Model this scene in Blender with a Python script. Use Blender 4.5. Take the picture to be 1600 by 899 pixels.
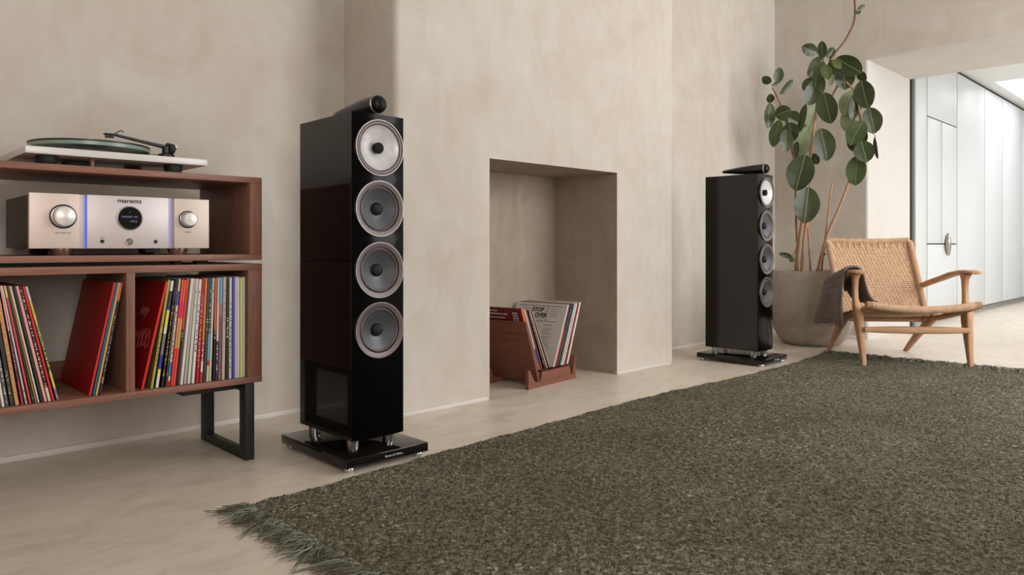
import bpy, bmesh, math, random
import numpy as np
from mathutils import Matrix, Vector

R = math.radians
random.seed(7)
rng = np.random.default_rng(7)
for o in list(bpy.data.objects):
    bpy.data.objects.remove(o)
scene = bpy.context.scene
COL = scene.collection

# ------------------------------------------------------------------ camera
CAM_H = 0.7102
FPX = 1160.7
PSI = R(44.739)
HORIZON = 385.15
cam = bpy.data.cameras.new('camera')
cam.sensor_width = 36
cam.lens = FPX / 1600 * 36
cam.shift_y = -(449.5 - HORIZON) / 1600
cam.clip_start = 0.02
camo = bpy.data.objects.new('camera', cam)
camo.location = (0, 0, CAM_H)
camo.rotation_euler = (R(90), 0, -PSI)
COL.objects.link(camo)
scene.camera = camo

# ------------------------------------------------------------------ world / light / exposure
scene.view_settings.view_transform = 'Standard'
scene.view_settings.look = 'None'
scene.view_settings.gamma = 1
scene.view_settings.use_curve_mapping = False
scene.view_settings.exposure = 0.0
W = bpy.data.worlds.new('sky')
scene.world = W
W.use_nodes = True
W.node_tree.nodes['Background'].inputs[0].default_value = (0.90, 0.95, 1.0, 1)
W.node_tree.nodes['Background'].inputs[1].default_value = 1.6


def area(name, loc, target, sx, sy, power, color, spread=180):
    l = bpy.data.lights.new(name, 'AREA')
    l.shape = 'RECTANGLE'
    l.size, l.size_y = sx, sy
    l.energy = power
    l.color = color
    l.spread = R(spread)
    o = bpy.data.objects.new(name, l)
    o.location = loc
    o.rotation_euler = (Vector(target) - Vector(loc)).to_track_quat('-Z', 'Y').to_euler()
    COL.objects.link(o)
    return o


# daylight at the glazing behind the camera (openings in the near wall and kitchen roof, plus one added roof fill)
area('window_daylight_large', (4.45, -1.74, 1.75), (4.45, 1, 1.75), 2.5, 2.3, 117, (1.0, 0.992, 0.985))
area('window_daylight_small', (-0.6, -1.74, 1.65), (-0.6, 1, 1.65), 1.4, 1.7, 55, (1.0, 0.965, 0.93))
area('kitchen_skylight_daylight', (10.2, 1.2, 2.86), (10.2, 1.2, 0), 1.7, 1.5, 27, (0.97, 0.985, 1.0))
area('kitchen_added_fill_light', (8.15, -.5, 2.86), (8.15, -.5, 0), 1.5, 1.4, 85, (0.98, 0.99, 1.0))  # unseen lamp added so the floor bounce brightens the lintel soffit
area('kitchen_glazing_daylight', (9.6, -1.74, 1.4), (9.4, 2, 1.3), 4.6, 2.0, 20, (0.97, 0.985, 1.0))


# ------------------------------------------------------------------ helpers
def lin(c):
    out = []
    for v in c[:3]:
        v = v / 255.0
        out.append(v / 12.92 if v <= 0.04045 else ((v + 0.055) / 1.055) ** 2.4)
    return (out[0], out[1], out[2], 1.0)


MATS = {}


def new_mat(name):
    m = bpy.data.materials.new(name)
    m.use_nodes = True
    MATS[name] = m
    nt = m.node_tree
    return m, nt, nt.nodes['Principled BSDF']


def pm(name, c, rough=0.5, metal=0.0, spec=0.5, coat=0.0, trans=0.0, ior=1.5, emit=None, es=0.0, sheen=0.0):
    if name in MATS:
        return MATS[name]
    m, nt, b = new_mat(name)
    b.inputs['Base Color'].default_value = lin(c)
    b.inputs['Roughness'].default_value = rough
    b.inputs['Metallic'].default_value = metal
    b.inputs['Specular IOR Level'].default_value = spec
    b.inputs['Coat Weight'].default_value = coat
    b.inputs['Coat Roughness'].default_value = 0.03
    b.inputs['Transmission Weight'].default_value = trans
    b.inputs['IOR'].default_value = ior
    b.inputs['Sheen Weight'].default_value = sheen
    if emit:
        b.inputs['Emission Color'].default_value = lin(emit)
        b.inputs['Emission Strength'].default_value = es
    return m


def N(nt, t, **kw):
    n = nt.nodes.new(t)
    for k, v in kw.items():
        setattr(n, k, v)
    return n


def coords(nt, kind='Object', scale=(1, 1, 1), rot=(0, 0, 0)):
    tc = N(nt, 'ShaderNodeTexCoord')
    mp = N(nt, 'ShaderNodeMapping')
    mp.inputs['Scale'].default_value = scale
    mp.inputs['Rotation'].default_value = rot
    nt.links.new(tc.outputs[kind], mp.inputs['Vector'])
    return mp.outputs['Vector']


def noise(nt, vec, scale, detail=4, rough=0.55, dist=0.0):
    n = N(nt, 'ShaderNodeTexNoise')
    n.inputs['Scale'].default_value = scale
    n.inputs['Detail'].default_value = detail
    n.inputs['Roughness'].default_value = rough
    n.inputs['Distortion'].default_value = dist
    nt.links.new(vec, n.inputs['Vector'])
    return n.outputs['Fac']


def ramp(nt, fac, stops, constant=False):
    r = N(nt, 'ShaderNodeValToRGB')
    if constant:
        r.color_ramp.interpolation = 'CONSTANT'
    els = r.color_ramp.elements
    while len(els) > 1:
        els.remove(els[0])
    els[0].position = stops[0][0]
    els[0].color = lin(stops[0][1])
    for p, c in stops[1:]:
        e = els.new(p)
        e.color = lin(c)
    nt.links.new(fac, r.inputs['Fac'])
    return r.outputs['Color']


def mixc(nt, fac, a, b, mode='MIX'):
    m = N(nt, 'ShaderNodeMix', data_type='RGBA', blend_type=mode)
    for s, v in ((0, fac), (6, a), (7, b)):
        if hasattr(v, 'is_output') or isinstance(v, bpy.types.NodeSocket):
            nt.links.new(v, m.inputs[s])
        else:
            m.inputs[s].default_value = v
    return m.outputs[2]


def bump(nt, b, height, strength=0.2, dist=0.01):
    n = N(nt, 'ShaderNodeBump')
    n.inputs['Strength'].default_value = strength
    n.inputs['Distance'].default_value = dist
    nt.links.new(height, n.inputs['Height'])
    nt.links.new(n.outputs['Normal'], b.inputs['Normal'])


def plaster(name, a, b_, c, rough=0.75):
    """hand-trowelled limewash: three close tones in soft clouds and trowel streaks"""
    m, nt, b = new_mat(name)
    v = coords(nt, 'Object')
    n1 = noise(nt, v, 0.9, 5, 0.6, 0.6)
    n2 = noise(nt, v, 3.2, 6, 0.65, 1.2)
    vs = coords(nt, 'Object', (2.2, 2.2, 0.7), (0, R(25), 0))
    n3 = noise(nt, vs, 4.0, 4, 0.6, 0.8)
    c1 = ramp(nt, n1, [(0.30, a), (0.52, b_), (0.72, c)])
    c2 = ramp(nt, n2, [(0.32, a), (0.5, b_), (0.68, c)])
    col = mixc(nt, 0.45, c1, c2)
    c3 = ramp(nt, n3, [(0.35, a), (0.65, c)])
    col = mixc(nt, 0.22, col, c3)
    nt.links.new(col, b.inputs['Base Color'])
    b.inputs['Roughness'].default_value = rough
    b.inputs['Specular IOR Level'].default_value = 0.3
    n4 = noise(nt, v, 14, 6, 0.6, 0.4)
    bump(nt, b, n4, 0.12, 0.01)
    return m


M_WALL = plaster('limewash_plaster', (186, 172, 157), (199, 190, 179), (208, 202, 193))
M_NICHE_SHADE = plaster('niche_plaster_shade', (150, 133, 117), (168, 152, 137), (182, 168, 154))  # wall plaster in darker tones, the niche's shade put into the colour


def floor_mat():
    m, nt, b = new_mat('microcement_floor')
    v = coords(nt, 'Object')
    n1 = noise(nt, v, 1.1, 6, 0.62, 0.8)
    n2 = noise(nt, coords(nt, 'Object', (1, 2.4, 1)), 5.0, 6, 0.66, 1.0)
    c1 = ramp(nt, n1, [(0.3, (200, 185, 168)), (0.52, (217, 204, 187)), (0.72, (230, 219, 205))])
    c2 = ramp(nt, n2, [(0.33, (192, 176, 158)), (0.5, (217, 204, 187)), (0.68, (232, 222, 208))])
    col = mixc(nt, 0.5, c1, c2)
    sp = noise(nt, v, 90, 2, 0.5)
    spk = ramp(nt, sp, [(0.0, (190, 176, 160)), (0.30, (214, 202, 190)), (0.36, (255, 255, 255))])
    col = mixc(nt, 0.35, col, spk, 'MULTIPLY')
    nt.links.new(col, b.inputs['Base Color'])
    rr = ramp(nt, n2, [(0.3, (150, 150, 150)), (0.7, (170, 170, 170))])
    nt.links.new(rr, b.inputs['Roughness'])
    b.inputs['Specular IOR Level'].default_value = 0.35
    bump(nt, b, noise(nt, v, 22, 5, 0.6), 0.03, 0.01)
    return m


M_FLOOR = floor_mat()


def wood(name, dark, mid, light, axis='X', scale=1.0, rough=0.42):
    m, nt, b = new_mat(name)
    st = {'X': (0.9, 14, 14), 'Y': (14, 0.9, 14), 'Z': (14, 14, 0.9)}[axis]
    v = coords(nt, 'Object', tuple(s * scale for s in st))
    n1 = noise(nt, v, 2.2, 6, 0.62, 1.4)
    n2 = noise(nt, v, 9.0, 4, 0.6, 0.5)
    c1 = ramp(nt, n1, [(0.28, dark), (0.5, mid), (0.72, light)])
    c2 = ramp(nt, n2, [(0.3, dark), (0.55, mid), (0.75, light)])
    col = mixc(nt, 0.4, c1, c2)
    nt.links.new(col, b.inputs['Base Color'])
    b.inputs['Roughness'].default_value = rough
    b.inputs['Specular IOR Level'].default_value = 0.35
    bump(nt, b, n2, 0.06, 0.004)
    return m


M_WALNUT = wood('walnut_long_grain', (107, 71, 57), (136, 93, 77), (159, 115, 98), 'X')
M_WALNUT_Z = wood('walnut_upright_grain', (104, 68, 54), (132, 90, 74), (155, 111, 94), 'Z')
M_WALNUT_Y = wood('walnut_cross_grain', (108, 68, 54), (136, 89, 72), (160, 112, 93), 'Y')
M_RACK = wood('rack_walnut', (100, 60, 46), (128, 80, 64), (150, 100, 82), 'X', 1.5)
M_RACK_Y = wood('rack_walnut_plank', (92, 54, 42), (118, 72, 57), (140, 92, 75), 'Y', 1.5)
M_OAK = wood('oiled_oak', (168, 122, 88), (190, 146, 110), (206, 166, 130), 'Z', 1.3, 0.45)
M_OAK_Y = wood('oiled_oak_arm', (160, 116, 84), (184, 140, 106), (202, 162, 126), 'Y', 1.3, 0.45)
M_OAK_X = wood('oiled_oak_rail', (168, 122, 88), (190, 146, 110), (206, 166, 130), 'X', 1.3, 0.45)

M_BLACK_GLOSS = pm('black_lacquer', (23, 18, 17), 0.05, 0, 0.48, 0.0)
M_BAFFLE = pm('black_baffle', (5, 5, 5), 0.16, 0, 0.10)
M_BLACK = pm('black_satin', (16, 15, 15), 0.4)
M_RUBBER = pm('black_rubber', (20, 20, 20), 0.65)
M_STEEL_BLACK = pm('black_powder_coat', (30, 27, 26), 0.5)
M_CHROME = pm('polished_steel', (205, 203, 200), 0.12, 1.0)
M_PLUG = pm('black_phase_plug', (12, 11, 11), 0.65, 0, 0.2)
M_PILLAR = pm('brushed_pillar_steel', (168, 166, 165), 0.24, 1.0)
M_SILVER = pm('satin_aluminium', (196, 193, 190), 0.32, 1.0)
M_RING = pm('bright_trim_ring', (158, 150, 148), 0.36, 0.9)
M_MAUVE = pm('dark_bronze_ring', (104, 93, 92), 0.42, 0.35)
M_BASSCONE = pm('dark_grey_cone', (78, 78, 82), 0.38, 0.3)
M_CAP = pm('dark_dust_cap', (30, 30, 33), 0.6, 0, 0.25)
M_MESH = pm('tweeter_mesh', (24, 25, 27), 0.35, 0.6)
M_WHITE = pm('white_gloss_laminate', (214, 210, 206), 0.25)
M_TRIM = pm('white_baseboard', (212, 205, 198), 0.55)
M_GLASSG = pm('green_edge_glass', (132, 150, 138), 0.3, 0, 0.4, 0.0)
M_CHAMP = pm('champagne_aluminium', (214, 196, 185), 0.45, 0.35)
M_CHAMP_C = pm('silver_centre_panel', (206, 196, 194), 0.45, 0.35)
M_KNOB = pm('knob_aluminium', (230, 224, 220), 0.36, 0.35)
M_AMPBODY = pm('amp_chassis', (92, 80, 72), 0.5, 0.4)
M_PRINT = pm('dark_print', (22, 20, 20), 0.5)
M_LOGO = pm('silver_print', (205, 205, 205), 0.4)
M_BLUE = pm('blue_led', (40, 60, 255), 0.4, emit=(40, 80, 255), es=1.3)
M_SCREEN = pm('screen_glass', (12, 12, 14), 0.08)
M_DISPLAY = pm('display_text', (120, 132, 170), 0.4, emit=(130, 150, 215), es=0.12)
M_KITCHEN = pm('white_lacquer_door', (203, 206, 207), 0.4, 0, 0.4)
M_KITWALL = pm('white_kitchen_wall', (224, 224, 222), 0.7)
M_GAP = pm('dark_shadow_gap', (40, 42, 42), 0.7)
M_TOEKICK = pm('grey_toe_kick', (150, 150, 148), 0.5)
M_POST = pm('dark_olive_post', (66, 68, 62), 0.6)
M_STRIP = pm('sage_edge_strip', (118, 122, 112), 0.5)
M_POTSOIL = pm('potting_soil', (58, 44, 34), 0.9)


def jamb_mat():
    return plaster('white_jamb_plaster', (198, 194, 188), (204, 200, 195), (209, 205, 200))


M_JAMB = jamb_mat()


def pot_mat():
    m, nt, b = new_mat('grey_concrete')
    v = coords(nt, 'Object')
    n1 = noise(nt, v, 4, 6, 0.65, 1.0)
    col = ramp(nt, n1, [(0.3, (146, 136, 124)), (0.5, (164, 154, 142)), (0.7, (180, 169, 157))])
    nt.links.new(col, b.inputs['Base Color'])
    b.inputs['Roughness'].default_value = 0.7
    bump(nt, b, noise(nt, v, 30, 5), 0.08, 0.01)
    return m


M_POT = pot_mat()


class MB:
    """collects geometry, then builds ONE mesh object"""

    def __init__(s):
        s.v, s.f, s.m, s.T = [], [], [], Matrix.Identity(4)

    def add(s, vs, fs, mi=0):
        k = len(s.v)
        T = s.T
        s.v += [tuple(T @ Vector(p)) for p in vs]
        s.f += [tuple(i + k for i in q) for q in fs]
        s.m += [mi] * len(fs)
        return s

    def box(s, x0, x1, y0, y1, z0, z1, mi=0):
        vs = [(x0, y0, z0), (x1, y0, z0), (x1, y1, z0), (x0, y1, z0), (x0, y0, z1), (x1, y0, z1), (x1, y1, z1), (x0, y1, z1)]
        return s.add(vs, [(0, 3, 2, 1), (4, 5, 6, 7), (0, 1, 5, 4), (1, 2, 6, 5), (2, 3, 7, 6), (3, 0, 4, 7)], mi)

    def rbox(s, x0, x1, y0, y1, z0, z1, b=0.002, seg=2, mi=0):
        bm = bmesh.new()
        bmesh.ops.create_cube(bm, size=1)
        for v in bm.verts:
            v.co = ((x0 + x1) / 2 + v.co.x * (x1 - x0), (y0 + y1) / 2 + v.co.y * (y1 - y0), (z0 + z1) / 2 + v.co.z * (z1 - z0))
        bmesh.ops.bevel(bm, geom=bm.edges[:], offset=b, segments=seg, affect='EDGES', profile=0.5)
        bm.verts.index_update()
        s.add([v.co[:] for v in bm.verts], [[v.index for v in f.verts] for f in bm.faces], mi)
        bm.free()
        return s

    def prism(s, pts, z0, z1, axis='Z', mi=0):
        """polygon (CCW) extruded; axis = extrusion axis; pts are the other two coords in order"""
        n = len(pts)

        def p3(p, h):
            return {'Z': (p[0], p[1], h), 'Y': (p[0], h, p[1]), 'X': (h, p[0], p[1])}[axis]
        vs = [p3(p, z0) for p in pts] + [p3(p, z1) for p in pts]
        fs = [tuple(range(n - 1, -1, -1)), tuple(range(n, 2 * n))]
        fs += [(i, (i + 1) % n, n + (i + 1) % n, n + i) for i in range(n)]
        return s.add(vs, fs, mi)

    def tube(s, pts, rad, n=8, mi=0, cap=True, up=(0, 0, 1), squash=None, pw=0.65):
        """sweep; rad number or list; squash = list of (a, b) half sizes along side / up"""
        pts = [Vector(p) for p in pts]
        k = len(pts)
        vs, fs = [], []
        up0 = Vector(up)
        for i, p in enumerate(pts):
            t = (pts[min(i + 1, k - 1)] - pts[max(i - 1, 0)]).normalized()
            u = up0 - t * up0.dot(t)
            if u.length < 1e-4:
                u = Vector((1, 0, 0)) - t * t.x
            u.normalize()
            w = t.cross(u)
            if squash:
                a, b = squash[i]
            else:
                a = b = rad[i] if isinstance(rad, (list, tuple)) else rad
            for j in range(n):
                an = 2 * math.pi * (j + 0.5) / n
                ca, sa = math.cos(an), math.sin(an)
                if squash:      # super-ellipse
                    ca = math.copysign(abs(ca) ** pw, ca)
                    sa = math.copysign(abs(sa) ** pw, sa)
                vs.append(tuple(p + w * (a * ca) + u * (b * sa)))
        for i in range(k - 1):
            for j in range(n):
                j2 = (j + 1) % n
                fs.append((i * n + j, i * n + j2, (i + 1) * n + j2, (i + 1) * n + j))
        if cap:
            fs.append(tuple(range(n - 1, -1, -1)))
            fs.append(tuple((k - 1) * n + j for j in range(n)))
        return s.add(vs, fs, mi)

    def lathe(s, prof, n=32, center=(0, 0, 0), axis='Z', mi=0):
        """prof: list of (radius, height). axis Z up, or 'F' = height goes to -Y (towards the viewer)"""
        vs, fs = [], []
        cx, cy, cz = center
        k = len(prof)
        for r, h in prof:
            for j in range(n):
                a = 2 * math.pi * j / n
                if axis == 'Z':
                    vs.append((cx + r * math.cos(a), cy + r * math.sin(a), cz + h))
                else:
                    vs.append((cx + r * math.cos(a), cy - h, cz + r * math.sin(a)))
        for i in range(k - 1):
            for j in range(n):
                j2 = (j + 1) % n
                fs.append((i * n + j, i * n + j2, (i + 1) * n + j2, (i + 1) * n + j))
        return s.add(vs, fs, mi)

    def build(s, name, mats, parent=None, loc=None, rot=None, ang=38, kind=None, smooth=True):
        me = bpy.data.meshes.new(name)
        me.from_pydata(s.v, [], s.f)
        if not isinstance(mats, (list, tuple)):
            mats = [mats]
        for m in mats:
            me.materials.append(m)
        if len(mats) > 1:
            me.polygons.foreach_set('material_index', s.m)
        if smooth:
            me.polygons.foreach_set('use_smooth', [True] * len(me.polygons))
            me.update()
            me.set_sharp_from_angle(angle=R(ang))
        me.update()
        o = bpy.data.objects.new(name, me)
        COL.objects.link(o)
        if parent:
            o.parent = parent
        if loc:
            o.location = loc
        if rot:
            o.rotation_euler = rot
        if kind:
            o['kind'] = kind
        return o


def empty(name, loc, rz=0):
    o = bpy.data.objects.new(name, None)
    o.location = loc
    o.rotation_euler = (0, 0, rz)
    o.empty_display_size = 0.05
    COL.objects.link(o)
    return o


def tag(o, label, cat, group=None):
    o['label'] = label
    o['category'] = cat
    if group:
        o['group'] = group
    return o


def struct(name, mb, mat, **kw):
    return mb.build(name, mat, kind='structure', **kw)


def copy_tree(o, parent=None):
    c = o.copy()
    COL.objects.link(c)
    c.parent = parent
    for ch in list(o.children):
        copy_tree(ch, c)
    return c


def text_obj(name, txt, size, mat, parent, loc, rot=(R(90), 0, 0), ext=0.0003, align='CENTER', xs=1.0, offset=0.0, shear=0.0):
    cu = bpy.data.curves.new('tmp_text', 'FONT')
    cu.body = txt
    cu.size = size
    cu.extrude = ext
    cu.align_x = align
    cu.align_y = 'CENTER'
    cu.offset = offset
    cu.shear = shear
    cu.resolution_u = 3
    t = bpy.data.objects.new('tmp_text', cu)
    COL.objects.link(t)
    dg = bpy.context.evaluated_depsgraph_get()
    me = bpy.data.meshes.new_from_object(t.evaluated_get(dg))
    me.name = name
    bpy.data.objects.remove(t)
    bpy.data.curves.remove(cu)
    me.materials.clear()
    me.materials.append(mat)
    if xs != 1.0:
        me.transform(Matrix.Diagonal((xs, 1, 1, 1)))
    o = bpy.data.objects.new(name, me)
    COL.objects.link(o)
    o.parent = parent
    o.location = loc
    o.rotation_euler = rot
    return o


sP, cP = math.sin(PSI), math.cos(PSI)


def at_depth(px, py, Z):
    """world point seen at a photo pixel, Z metres in front of the camera"""
    X = (px - 800) / FPX * Z
    return Vector((Z * sP + X * cP, Z * cP - X * sP, CAM_H - (py - HORIZON) / FPX * Z))


# ------------------------------------------------------------------ room shell
YL, YB, YR = 2.900, 2.516, 2.853          # left alcove wall, chimney breast face, right alcove wall
XB0, XB1 = 1.813, 3.878                   # chimney breast sides
XN0, XN1, ZN, YNB = 2.347, 3.313, 1.118, 2.975   # niche
XO, YO, ZO, XJ = 5.906, 2.110, 2.132, 6.86       # right wall face, opening edge, lintel, jamb depth
CEIL = 3.1
YF, XLW, XK = -1.7, -2.8, 12.6

struct('floor', MB().box(XLW - .2, XK + .2, YF - .2, 3.3, -0.1, 0), M_FLOOR, smooth=False)
struct('ceiling', MB().box(XLW - .2, XJ, YF - .2, 3.3, CEIL, CEIL + .15), M_KITWALL, smooth=False)
struct('wall_left', MB().box(XLW - .2, XB0 + .05, YL, YL + .25, 0, CEIL), M_WALL, smooth=False)
struct('wall_far_left', MB().box(XLW - .2, XLW, YF, YL, 0, CEIL), M_WALL, smooth=False)
struct('wall_alcove', MB().box(XB1 - .05, XO + .05, YR, YR + .25, 0, CEIL), M_WALL, smooth=False)

# chimney breast with a hearth niche, softly rounded corners
b = MB()
r = 0.03
arcL = [(XB0 + r - r * math.cos(a), YB + r - r * math.sin(a)) for a in [R(k * 15) for k in range(7)]]
arcR = [(XB1 - r + r * math.sin(a), YB + r - r * math.cos(a)) for a in [R(k * 15) for k in range(7)]]
line = [(XB0, YNB + .2)] + arcL
for (xa, ya), (xb, yb) in zip(line[:-1], line[1:]):
    b.add([(xa, ya, 0), (xb, yb, 0), (xb, yb, CEIL), (xa, ya, CEIL)], [(0, 1, 2, 3)])
line = arcR + [(XB1, YNB + .2)]
for (xa, ya), (xb, yb) in zip(line[:-1], line[1:]):
    b.add([(xa, ya, 0), (xb, yb, 0), (xb, yb, CEIL), (xa, ya, CEIL)], [(0, 1, 2, 3)])
xa, xb = XB0 + r, XB1 - r
for x0, x1, z0, z1 in ((xa, XN0, 0, ZN), (xa, XN0, ZN, CEIL), (XN0, XN1, ZN, CEIL), (XN1, xb, ZN, CEIL), (XN1, xb, 0, ZN)):
    b.add([(x0, YB, z0), (x1, YB, z0), (x1, YB, z1), (x0, YB, z1)], [(0, 1, 2, 3)])
b.add([(XB0, YNB + .2, 0), (XB1, YNB + .2, 0), (XB1, YNB + .2, CEIL), (XB0, YNB + .2, CEIL)], [(3, 2, 1, 0)])
# niche lining: left jamb, right jamb, soffit, back
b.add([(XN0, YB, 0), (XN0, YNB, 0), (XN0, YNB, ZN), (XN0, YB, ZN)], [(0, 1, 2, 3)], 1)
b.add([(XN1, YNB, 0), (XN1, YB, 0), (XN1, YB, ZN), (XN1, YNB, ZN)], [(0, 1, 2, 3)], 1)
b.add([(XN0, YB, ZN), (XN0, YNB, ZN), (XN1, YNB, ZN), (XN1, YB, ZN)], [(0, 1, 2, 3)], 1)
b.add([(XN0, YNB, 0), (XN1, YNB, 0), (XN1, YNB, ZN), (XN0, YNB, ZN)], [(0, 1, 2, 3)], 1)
struct('wall_chimney', b, [M_WALL, M_NICHE_SHADE])

# right wall: pier beside the wide opening, lintel over it, near pier; jamb and soffit are white
b = MB()
YO2 = -1.45
re = 0.018
# pier (plan polygon with a rounded edge at the opening)
arc = [(XO + re - re * math.cos(a), YO + re - re * math.sin(a)) for a in [R(k * 18) for k in range(6)]]
pl = [(XO, YR + .25)] + arc + [(XJ, YO), (XJ, YR + .25)]
n = len(pl)
for i in range(n):
    (x0, y0), (x1, y1) = pl[i], pl[(i + 1) % n]
    white = 1 if (2 <= i <= 6) else 0
    b.add([(x0, y0, 0), (x1, y1, 0), (x1, y1, ZO), (x0, y0, ZO)], [(0, 1, 2, 3)], white)
# upper wall with rounded lintel edge, extruded along y; flat face over the pier
arcz = [(XO + re - re * math.cos(a), ZO + re - re * math.sin(a)) for a in [R(k * 18) for k in range(6)]]
prof = [(XO, CEIL)] + arcz + [(XJ, ZO), (XJ, CEIL)]
for i in range(len(prof) - 1):
    (x0, z0), (x1, z1) = prof[i], prof[i + 1]
    white = 1 if (2 <= i <= 6) else 0
    b.add([(x0, YF, z0), (x1, YF, z1), (x1, YO + re * .3, z1), (x0, YO + re * .3, z0)], [(3, 2, 1, 0)], white)
b.add([(XO, YO + re * .3, ZO), (XO, YR + .25, ZO), (XO, YR + .25, CEIL), (XO, YO + re * .3, CEIL)], [(0, 3, 2, 1)])
b.add([(XJ, YO, ZO), (XJ, YR + .25, ZO), (XJ, YR + .25, CEIL), (XJ, YO, CEIL)], [(0, 1, 2, 3)])
b.box(XO, XJ, YF, YO2, 0, ZO)
struct('wall_right', b, [M_WALL, M_JAMB])

# near wall (behind the camera) with two tall glazed openings
b = MB()
for x0, x1, z0, z1 in ((XLW, -1.3, 0, CEIL), (-1.3, 0.1, 0, .8), (-1.3, 0.1, 2.5, CEIL), (0.1, 3.2, 0, CEIL),
                       (3.2, 5.7, 0, .6), (3.2, 5.7, 2.9, CEIL), (5.7, XJ, 0, CEIL)):
    b.box(x0, x1, YF - .2, YF, z0, z1)
struct('wall_near', b, M_WALL, smooth=False)
for k, (x0, x1, z0, z1, nb) in enumerate(((-1.3, 0.1, .8, 2.5, 2), (3.2, 5.7, .6, 2.9, 4))):
    f = MB()
    f.box(x0, x0 + .04, YF - .15, YF - .1, z0, z1).box(x1 - .04, x1, YF - .15, YF - .1, z0, z1)
    f.box(x0, x1, YF - .15, YF - .1, z0, z0 + .04).box(x0, x1, YF - .15, YF - .1, z1 - .04, z1)
    for j in range(1, nb):
        xm = x0 + (x1 - x0) * j / nb
        f.box(xm - .02, xm + .02, YF - .15, YF - .1, z0, z1)
    struct('window_%d' % (k + 1), f, M_STEEL_BLACK, smooth=False)

# kitchen beyond the opening
KC = 2.485
b = MB()
SX0, SX1, SY0, SY1 = 9.36, 11.05, 0.45, 2.03
b.box(XJ, XK + .2, YF - .2, -1.2, KC, KC + .12).box(XJ, XK + .2, .2, SY0, KC, KC + .12)
b.box(XJ, 7.4, -1.2, .2, KC, KC + .12).box(8.9, XK + .2, -1.2, .2, KC, KC + .12)  # roof hole added for the unseen fill lamp, with its shaft
b.box(7.35, 7.4, -1.2, .2, KC + .12, KC + .45).box(8.9, 8.95, -1.2, .2, KC + .12, KC + .45)
b.box(7.4, 8.9, -1.25, -1.2, KC + .12, KC + .45).box(7.4, 8.9, .2, .25, KC + .12, KC + .45)
b.box(XJ, XK + .2, SY1, 3.0, KC, KC + .12)
b.box(XJ, SX0, SY0, SY1, KC, KC + .12).box(SX1, XK + .2, SY0, SY1, KC, KC + .12)
b.box(SX0 - .05, SX0, SY0, SY1, KC + .12, KC + .45).box(SX1, SX1 + .05, SY0, SY1, KC + .12, KC + .45)
b.box(SX0, SX1, SY0 - .05, SY0, KC + .12, KC + .45).box(SX0, SX1, SY1, SY1 + .05, KC + .12, KC + .45)
struct('ceiling_kitchen', b, M_KITWALL, smooth=False)
struct('wall_kitchen_back', MB().box(XJ, XK + .2, 2.80, 3.0, 0, KC), M_KITWALL, smooth=False)
struct('wall_kitchen_end', MB().box(XK, XK + .2, YF, 2.8, 0, KC), M_KITWALL, smooth=False)
b = MB()
b.box(XJ, 7.2, YF - .2, YF, 0, KC).box(12.0, XK, YF - .2, YF, 0, KC).box(7.2, 12.0, YF - .2, YF, 0, .35).box(7.2, 12.0, YF - .2, YF, 2.45, KC)
struct('wall_kitchen_near', b, M_KITWALL, smooth=False)

# slim white baseboards
struct('baseboard_left', MB().rbox(XLW, XB0 + .0, YL - .008, YL + .004, 0, .021, .002), M_TRIM)
struct('baseboard_chimney_left', MB().rbox(XB0 - .006, XN0 - .018, YB - .008, YB + .01, 0, .017, .002), M_TRIM)
struct('baseboard_chimney_right', MB().rbox(XN1 - .006, XB1 - .045, YB - .008, YB + .01, 0, .014, .002), M_TRIM)
struct('baseboard_alcove', MB().rbox(XB1, XO, YR - .008, YR + .004, 0, .018, .002), M_TRIM)
struct('baseboard_right', MB().rbox(XO - .008, XO + .004, YO + .02, YR, 0, .02, .002), M_TRIM)

# ------------------------------------------------------------------ kitchen wardrobes
KY = 2.15
M_HANDLE = pm('brushed_nickel', (176, 168, 158), 0.3, 1.0)
units = [
    (7.10, 7.465, [(7.10, 7.465, .06, 2.455)], 'narrow white wardrobe filler panel nearest the doorway jamb'),
    (7.465, 8.42, [(7.465, 8.42, 1.905, 2.455), (7.465, 7.905, .735, 1.9), (7.905, 8.42, .735, 1.9), (7.465, 8.42, .06, .73)],
     'white wardrobe with curved metal handle and split doors'),
    (8.42, 9.465, [(8.42, 9.465, .06, 2.455)], 'tall plain white wardrobe right of the handled doors'),
    (9.465, 10.27, [(9.465, 10.27, .06, 2.455)], 'tall white wardrobe under the skylight, second right of the handle'),
    (10.27, 11.3, [(10.27, 11.3, .06, 2.455)], 'tall white wardrobe at the right photo edge'),
    (11.3, 12.55, [(11.3, 12.55, .06, 2.455)], 'last white wardrobe at the far kitchen end wall'),
]
for x0, x1, doors, lab in units:
    t = tag(empty('wardrobe', ((x0 + x1) / 2, KY + .3, 0)), lab, 'wardrobe', 'white kitchen wardrobes')
    ox, oy = (x0 + x1) / 2, KY + .3
    MB().box(x0 - ox, x1 - ox, KY + .022 - oy, 2.79 - oy, .05, 2.46).build('carcass', M_GAP, t, smooth=False)
    MB().box(x0 - ox, x1 - ox, KY + .05 - oy, 2.79 - oy, 0, .05).build('toe_kick', M_TOEKICK, t, smooth=False)
    for (a0, a1, z0, z1) in doors:
        MB().rbox(a0 + .010 - ox, a1 - .010 - ox, KY - oy, KY + .02 - oy, z0 + .003, z1 - .003, .002).build('door', M_KITCHEN, t)
    if len(doors) > 1:
        h = MB()
        pts, sq = [], []
        for k in range(13):
            u = k / 12
            z = .63 + .2 * u
            pts.append((8.10 - .085 * math.sin(math.pi * u) - ox, KY - .012 - .016 * math.sin(math.pi * u) - oy, z))
            sq.append((.014 + .022 * math.sin(math.pi * u), .008 + .016 * math.sin(math.pi * u) ** .8))
        h.tube(pts, 0, 10, squash=sq, up=(0, 1, 0))
        h.build('handle', M_HANDLE, t)['label'] = 'curved brushed metal handle'
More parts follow.
